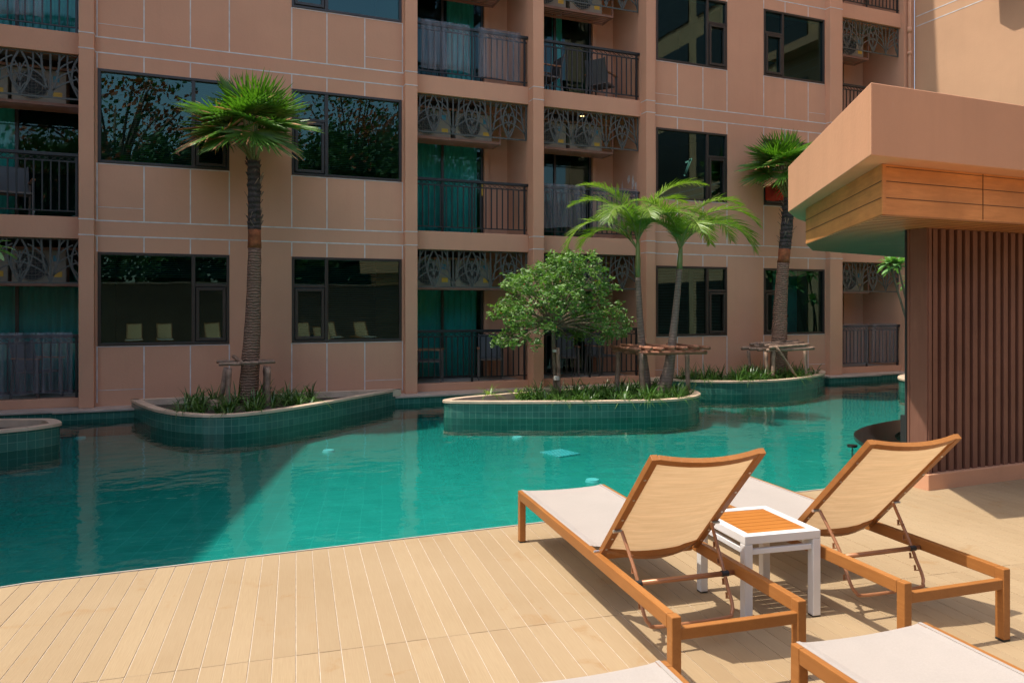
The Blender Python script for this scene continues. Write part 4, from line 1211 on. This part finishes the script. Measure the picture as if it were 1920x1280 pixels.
gm.box((5.62, bn.y - .002, 2.24), (5.6215, bn.y + .01, 2.60)); gm.box((8.4, bn.y - .002, 2.24), (8.4015, bn.y + .01, 2.60))
gm.build('board_joint', M['groove'], sb)
MB().box((bn.x - .002, bn.y - .012, 2.2346), (bn.x + .03, bn.y - .001, 2.6)).build('corner_trim', M['kwood'], sb)
gm = MB()
y = bn.y + .05
while y < bh.y:                      # joints between the boards of the soffit
    xl = bn.x + .03
    if y > bn.y: 
        t = (y - bn.y) / (bf.y - bn.y); xl = (bn.x + (bf.x - bn.x) * t if t < 1 else bf.x + (bg.x - bf.x) * min(1, (y - bf.y) / (bg.y - bf.y))) + .02
        if y > bg.y: xl = bg.x + (bh.x - bg.x) * (y - bg.y) / (bh.y - bg.y) + .05
    gm.box((xl, y - .0025, 2.2225), (11.2, y + .0025, 2.2262)); y += .085
gm.build('soffit_joint', M['groove'], sb)
# slatted wall on its plinth
k0 = CW(3.52, 6.25); kx, ky = k0.x, k0.y
MB().box((kx, ky, -.01), (11, ky + .22, .136)).build('plinth', M['canopyp'], kp, bevel=.006)
MB().box((kx + .02, ky + .085, .137), (11, ky + .17, 2.224)).build('wall_backing', M['slatback'], kp)
MB().box((kx + .005, ky + .02, .137), (kx + .019, ky + .185, 2.224)).box((kx + .0, ky + .187, .02), (kx + .10, ky + .21, 2.224)).build('end_post', M['slat'], kp, bevel=.003)
MB().box((kx - .004, ky + .212, -.15), (kx + .03, ky + .23, 2.224)).build('edge_strip', M['black'], kp)
sm = MB(); x = kx + .021
sm.box((kx + .0195, ky + .012, .137), (kx + .055, ky + .084, 2.224)); x = kx + .10
while x < 11: sm.box((x, ky + .036, .137), (x + .054, ky + .084, 2.224)); x += .0985
sm.build('slat', M['slat'], kp, bevel=.002)
# black granite counter curving out over the pool
cp = [(kx + .1, ky + .28), (5.80, 4.95), (6.0, 5.25), (6.18, 5.55), (6.36, 5.85), (6.65, 6.28), (7.05, 6.62), (7.7, 6.90), (8.55, 7.05), (10.5, 7.1)]
cpc = smooth_open([Vector(p) for p in cp], 5)
def offs(pl, d):
    o = []
    for i, p in enumerate(pl):
        a = pl[max(i - 1, 0)]; b_ = pl[min(i + 1, len(pl) - 1)]; t = (b_ - a).normalized(); o.append(p + Vector((t.y, -t.x)) * d)
    return o
def strip(pl, din, dout, z0, z1):
    m = MB(); A = offs(pl, dout); B = offs(pl, din); L = 0
    for i in range(len(pl) - 1):
        a, b_, c_, d = A[i], A[i + 1], B[i + 1], B[i]; l = (pl[i + 1] - pl[i]).length
        m.quad([(*a, z1), (*b_, z1), (*c_, z1), (*d, z1)][::-1]); m.quad([(*a, z0), (*b_, z0), (*c_, z0), (*d, z0)])
        m.quad([(*a, z0), (*a, z1), (*b_, z1), (*b_, z0)], uv=[(L, z0), (L, z1), (L + l, z1), (L + l, z0)])
        m.quad([(*c_, z0), (*c_, z1), (*d, z1), (*d, z0)], uv=[(L + l, z0), (L + l, z1), (L, z1), (L, z0)]); L += l
    return m
ct = strip(cpc, .42, -.0, .06, .10).build('counter', M['granite'], kp, bevel=.006)
strip(cpc, .30, .10, ZF, .058).build('counter_wall', M['tilew'], kp)
MB().prism([Vector((11, 4.75)), *[Vector(p) for p in offs(cpc, .30)][::-1], Vector((kx + .4, 4.75))][::-1], -.56, -.53).build('bar_floor', M['black'], kp)
MB().box((kx + .03, 4.75, -.6), (11, 4.80, .6)).build('back_counter', M['black'], kp)
st = thing('bar_stool', 'small dark stool top beside the black counter at the water', 'stool', W(1598, 824, -.1))
q = W(1598, 824, -.1)
MB().tube([(q.x, q.y, -.19), (q.x, q.y, -.165)], .06, 20).build('seat', M['granite'], st); MB().tube([(q.x, q.y, ZF), (q.x, q.y, -.191)], .012, 10).build('stem', M['steel'], st)

# ================================================================== LOUNGERS
def make_lounger():
    t = thing('sun_lounger', 'x', 'sun lounger')
    w = .31; L = 2.10; H = .336; rt = .058; rw = .036
    f = MB()
    for s_ in (-1, 1): f.box((s_ * w, 0.046, H - rt), (s_ * (w - rw), L - .046, H))
    f.box((-w + rw + .001, .004, H - .095), (w - rw - .001, .034, H - .048))
    f.box((-w + .043, L - .034, H - .055), (w - .043, L - .003, H - .018))
    f.box((-w + rw + .001, .86, H - .062), (w - rw - .001, .90, H - .03))
    f.build('frame', M['teak'], t, local=True, bevel=.004)
    for s_ in (-1, 1):
        for yy in (0, 1):
            m = MB(); y0, y1 = (0, .045) if yy == 0 else (L - .045, L)
            m.box((s_ * w, y0, .008), (s_ * (w - .042), y1, H - (.0 if yy == 0 else .0)))
            lg = m.build('leg', M['teak'], t, local=True, bevel=.004)
            MB().box((s_ * (w - .001), y0 + .001, 0), (s_ * (w - .041), y1 - .001, .0075)).build('foot_cap', M['black'], lg, local=True)
    # seat sling
    m = MB(); n = 12; k = 20
    def zs(x): return H - .004 - .010 * (1 - (x / .28) ** 2)
    y0, y1 = .90, L - .001
    for i in range(n):
        xa = -.286 + .572 * i / n; xb = -.286 + .572 * (i + 1) / n
        m.quad([(xa, y0, zs(xa) if abs(xa) < .28 else H + .001), (xb, y0, zs(xb) if abs(xb) < .28 else H + .001), (xb, y1, zs(xb) if abs(xb) < .28 else H + .001), (xa, y1, zs(xa) if abs(xa) < .28 else H + .001)])
    m.box((-.286, y0, H - .01), (-.27, y1, H + .0015)); m.box((.27, y0, H - .01), (.286, y1, H + .0015))
    m.build('seat_sling', M['sling'], t, local=True)
    # backrest, tilted
    y_h, z_h = .80, H - .004; th = R(46); Lb = .79
    U = Vector((0, -math.cos(th), math.sin(th))); Nn = Vector((0, -math.sin(th), -math.cos(th)))   # Nn points to the back
    def bp(x, l, d=0): return Vector((x, y_h, z_h)) + U * l + Nn * d
    bw = .262
    fr = MB()
    for s_ in (-1, 1): fr.bar(bp(s_ * (bw - .0), -.02), bp(s_ * bw, Lb + .018), .034, .030, up=tuple(Nn))
    def bow(l, dep, w1, h1, x0=-bw + .018, x1=bw - .018):
        last = None
        for i in range(11):
            x = x0 + (x1 - x0) * i / 10; c = bp(x, l, dep * (1 - ((2 * i / 10 - 1) ** 2)))
            if last is not None: fr.bar(last, c + (c - last) * .04, w1, h1, up=tuple(Nn))
            last = c
    bow(Lb, .030, .036, .026); bow(.03, .055, .030, .024)
    back = fr.build('backrest', M['teak'], t, local=True, bevel=.002)
    m = MB(); rows = 10
    def sp(x, l):
        e = 1 - (x / .25) ** 2
        return bp(x, l, (.006 + .022 * (1 - .55 * (l / Lb))) * e + .002)
    for j in range(rows):
        la, lb = .035 + (Lb - .05) * j / rows, .035 + (Lb - .05) * (j + 1) / rows
        for i in range(12):
            xa, xb = -.25 + .5 * i / 12, -.25 + .5 * (i + 1) / 12
            m.quad([sp(xa, la), sp(xb, la), sp(xb, lb), sp(xa, lb)])
    m.build('back_sling', M['sling_backlit'], back, local=True, smooth=True)
    m = MB()
    for s_ in (-1, 1):
        for l in (.06, .16, .33, .5, .66): 
            c = bp(s_ * bw, l, .0135); m.tube([c, c + Nn * .004], .006, 8)
        c = bp(s_ * (bw + .0), .24, .02); m.tube([c - Vector((.022, 0, 0)), c + Vector((.022, 0, 0))], .008, 8)
        c = Vector((s_ * .285, y_h, z_h + .008)); m.tube([c - Vector((.022, 0, 0)), c + Vector((.022, 0, 0))], .007, 8)
    m.build('bolt', M['steel'], back, local=True)
    # U-shaped prop with hooks, and the rod it rests on
    hp = bp(0, .24, .022)
    xw = .225
    def arm(s_): return [Vector((s_ * (bw - .022), hp.y, hp.z)), Vector((s_ * xw, .50, .33)), Vector((s_ * xw, .455, .245)), Vector((s_ * xw, .415, .175)), Vector((s_ * (xw - .015), .395, .140)), Vector((s_ * (xw - .06), .385, .125))]
    pth = arm(-1) + arm(1)[::-1]
    hk = MB().tube(smooth_open(pth, 4), .0085, 9)
    for s_ in (-1, 1):
        for (yy, zz) in ((.535, .40), (.50, .33), (.455, .25), (.425, .195)):
            c = Vector((s_ * xw, yy, zz)); hk.bar(c, c + Vector((0, .034, -.012)), .005, .014, up=(1, 0, 0)); hk.bar(c + Vector((0, .032, -.014)), c + Vector((0, .036, .014)), .0049, .010, up=(1, 0, 0))
    hk.build('back_prop', M['bronze'], t, local=True)
    rod = MB().tube([(-w + rw, .478, H - .045), (w - rw, .478, H - .045)], .012, 12).build('cross_rod', M['bronze'], t, local=True, smooth=True)
    for s_ in (-1, 1): MB().tube([(s_ * xw - .018, .478, H - .045), (s_ * xw + .018, .478, H - .045)], .0145, 12).build('sleeve', M['black'], rod, local=True)
    return t
lou = make_lounger()
GL = 'sun loungers on the deck'
def put(nl, rz, lab):       # nl = near-left corner
    a = R(rz); c = Vector((nl[0], nl[1])) + Vector((math.cos(a), math.sin(a))) * .31
    place(lou, USED, (c.x, c.y, .001), a, lab, GL)
put((1.654, 2.453), -5.55, 'raised-back lounger at the left of the small white table')
put((2.808, 2.378), -4.3, 'raised-back lounger at the right of the white table, nearest the slatted wall')
def put_far(fl, rz, lab):   # fl = far-left corner
    a = R(rz); v = Vector((-math.sin(a), math.cos(a))) * 2.1
    put((fl[0] - v.x, fl[1] - v.y), rz, lab)
put_far((1.928, 2.111), -4.6, 'lounger cut off at the bottom right corner, only its flat foot end showing')
put_far((.82, 2.225), -5.0, 'lounger at the bottom edge, only a pale corner of its seat showing')
for i, (x, y, rz, wh) in enumerate([(-3.3, -5.0, -5, 'first'), (-2.25, -5.1, -5, 'second'), (-.6, -5.0, -6, 'third'), (2.9, -5.05, -4, 'fourth'), (4.05, -5.1, -5, 'fifth'), (5.4, -5.0, -5, 'sixth')]):
    put((x, y), rz, f'{wh} lounger from the left in the row mirrored in the ground floor windows')

# ---- side table
def table():
    c = Vector((2.63, 3.13)); t = thing('side_table', 'small square white metal table with orange slatted top between two loungers', 'table', (c.x, c.y, .001), R(-6.8))
    w, d, H, b_ = .215, .235, .434, .045
    m = MB()
    m.box((-w, -d, H - .042), (w, -d + b_, H)).box((-w, d - b_, H - .042), (w, d, H)).box((-w, -d + b_, H - .042), (-w + b_, d - b_, H)).box((w - b_, -d + b_, H - .042), (w, d - b_, H))
    m.box((-w + b_ + .001, -d + .006, H - .095), (w - b_ - .001, -d + .03, H - .068)).box((-w + b_ + .001, d - .03, H - .095), (w - b_ - .001, d - .006, H - .068))
    m.box((-w + .006, -d + b_ + .001, H - .095), (-w + .03, d - b_ - .001, H - .068)).box((w - .03, -d + b_ + .001, H - .095), (w - .006, d - b_ - .001, H - .068))
    m.build('frame', M['white'], t, local=True, bevel=.003)
    for sx in (-1, 1):
        for sy in (-1, 1):
            l = MB().box((sx * w, sy * d, .006), (sx * (w - .044), sy * (d - .044), H - .043)).build('leg', M['white'], t, local=True, bevel=.003)
            MB().box((sx * (w - .001), sy * (d - .001), 0), (sx * (w - .043), sy * (d - .043), .0055)).build('foot_cap', M['black'], l, local=True)
    m = MB(); n = 7; yy0 = -d + b_ + .002; st = (2 * d - 2 * b_ - .004) / n
    for i in range(n): m.box((-w + b_ + .002, yy0 + i * st + .002, H - .016), (w - b_ - .002, yy0 + (i + 1) * st - .002, H - .003))
    m.build('slatted_top', M['orange'], t, local=True, bevel=.0012)
table()

# ---- pool lamps and grate on the pool floor
for px, py, lab in [(616, 843, 'round white pool lamp left of centre on the pool floor'), (1111, 898, 'round white pool lamp nearest the deck, just past the lounger'), (970, 818, 'round pool lamp in front of the centre planter'), (150, 819, 'round pool lamp in the shaded left part of the pool')]:
    p = W(px, py, ZF + .03); m = MB().tube([(p.x, p.y, ZF + .002), (p.x, p.y, ZF + .03)], [.085, .075], 24)
    tag(m.build('pool_lamp', M['lampw'], loc=(p.x, p.y, ZF)), lab, 'lamp', 'lamps on the pool floor')
p = W(1050, 848, ZF + .02); m = MB(); a = R(14); ex = Vector((math.cos(a), math.sin(a))) * .19; ey = Vector((-ex.y, ex.x)) * 1.1; c = p.xy
m.prism([c - ex - ey, c + ex - ey, c + ex + ey, c - ex + ey], ZF + .002, ZF + .02)
tag(m.build('floor_drain', M['grate'], loc=(p.x, p.y, ZF)), 'square pale blue grate glimmering under the water before the centre planter', 'drain')

# ================================================================== BEHIND THE VIEWER (mirrored in the windows)
gw = thing('garden_wall', 'low dark brown garden wall behind the viewer, mirrored in the ground floor windows', 'wall', (2, -7.2, 0))
MB().box((-12, -7.4, -.5), (16, -7.2, 2.55)).build('wall', M['fence'], gw); MB().box((-12, -7.45, 2.551), (16, -7.15, 2.62)).build('coping', M['ledge'], gw)
def far_tree(x, y, H, Rr, seed, lab, flowers=False, bare=False):
    r = random.Random(seed); t = thing('garden_tree', lab, 'tree', (x, y, -.9), 0, 'trees behind the garden wall')
    m = MB(); m.tube([(x, y, -.9), (x + .2, y, H * .35), (x, y + .3, H * .6)], [.35, .25, .16], 10); lm = MB(); fm = MB()
    for i in range(64 if not bare else 60):
        a = r.uniform(0, 6.28); e = r.uniform(-.5, 1.2); c = Vector((x + Rr * math.cos(a) * math.cos(e) * r.uniform(.4, 1), y + Rr * math.sin(a) * math.cos(e) * r.uniform(.4, 1), (H * .62 + H * .38 * math.sin(e) * r.uniform(.5, 1)) if bare else 2.2 + (H - 2.6) * (1 - r.random() ** 1.2)))
        m.tube(smooth_open([(x, y, H * .4), Vector((x, y, H * .5)).lerp(c, .5) + Vector((0, 0, .3)), c], 3), [.10, .08, .07, .06, .05, .04, .03], 6)
        for j in range(190 if not bare else 45):
            p = c + Vector((r.gauss(0, .55), r.gauss(0, .55), r.gauss(0, .45))); q = fm if (flowers and r.random() < .6) else lm
            n = Vector((r.gauss(0, 1), r.gauss(0, 1), r.gauss(0, 1))).normalized(); b_ = n.orthogonal().normalized(); k = n.cross(b_); s_ = r.uniform(.09, .19)
            q.quad([p - b_ * s_, p - k * s_ * .6, p + b_ * s_, p + k * s_ * .6])
    m.build('trunk', M['bark'], t, smooth=True); cr = lm.build('crown', M['farleaf'], t)
    if fm.f: fm.build('blossom', M['flower'], cr)
far_tree(-4.5, -12, 14, 5.0, 1, 'flame tree with orange blossom behind the garden wall, mirrored in the upper left window', True, True)
far_tree(6.8, -13, 14, 5.0, 2, 'second flame tree with orange blossom, mirrored in the window left of the second pillar', True, True)
far_tree(-8, -11.5, 9.5, 3.6, 3, 'low dense dark tree leftmost behind the garden wall')
far_tree(-1.5, -11, 9.0, 3.6, 4, 'low dense dark tree between the two flame trees')
far_tree(8.0, -11, 10.5, 3.8, 5, 'low dense dark tree right of the second flame tree')
far_tree(4.2, -11, 9.5, 3.4, 8, 'low dense dark tree directly below the second flame tree')
far_tree(11.5, -11.5, 10.0, 3.8, 6, 'broad dark tree second from the right behind the garden wall')
far_tree(16, -10, 8.0, 4.0, 7, 'broad dark tree rightmost behind the garden wall')

# ================================================================== LIGHT, SKY, CAMERA
sun_to = Vector((-.993, .12, 0)); el = R(67)
dirv = Vector((sun_to.x * math.cos(el), sun_to.y * math.cos(el), math.sin(el)))
sl = bpy.data.lights.new('sun', 'SUN'); sl.energy = SUN_E; sl.angle = R(.53); sl.color = (1, .93, .82)
so = bpy.data.objects.new('sun', sl); COL.objects.link(so); so.rotation_euler = dirv.to_track_quat('Z', 'Y').to_euler(); so.location = (-6, 4, 18)
w = bpy.data.worlds.new('World'); scene.world = w; w.use_nodes = True; nt = w.node_tree
bg = nt.nodes['Background']; sky = nt.nodes.new('ShaderNodeTexSky'); sky.sky_type = 'NISHITA'; sky.sun_disc = False
sky.sun_elevation = el; sky.sun_rotation = math.atan2(dirv.x, dirv.y); sky.air_density = 1.2; sky.dust_density = 3.0; sky.ozone_density = .8
nt.links.new(sky.outputs[0], bg.inputs[0]); bg.inputs[1].default_value = SKY_E
cd = bpy.data.cameras.new('camera'); cam = bpy.data.objects.new('camera', cd); COL.objects.link(cam)
cd.sensor_width = 36; cd.lens = F / 1920 * 36; cd.shift_y = -64 / 1920; cd.clip_end = 500; cd.clip_start = .05
cam.location = (0, 0, EYE); cam.rotation_euler = (R(90), 0, -YAW); scene.camera = cam
scene.view_settings.view_transform = 'Standard'; scene.view_settings.look = 'None'; scene.view_settings.gamma = 1; scene.view_settings.exposure = EXPO
scene.cycles.max_bounces = 10; scene.cycles.transparent_max_bounces = 16; scene.cycles.diffuse_bounces = 4; scene.cycles.glossy_bounces = 4
scene.cycles.use_denoising = True; scene.cycles.caustics_reflective = False
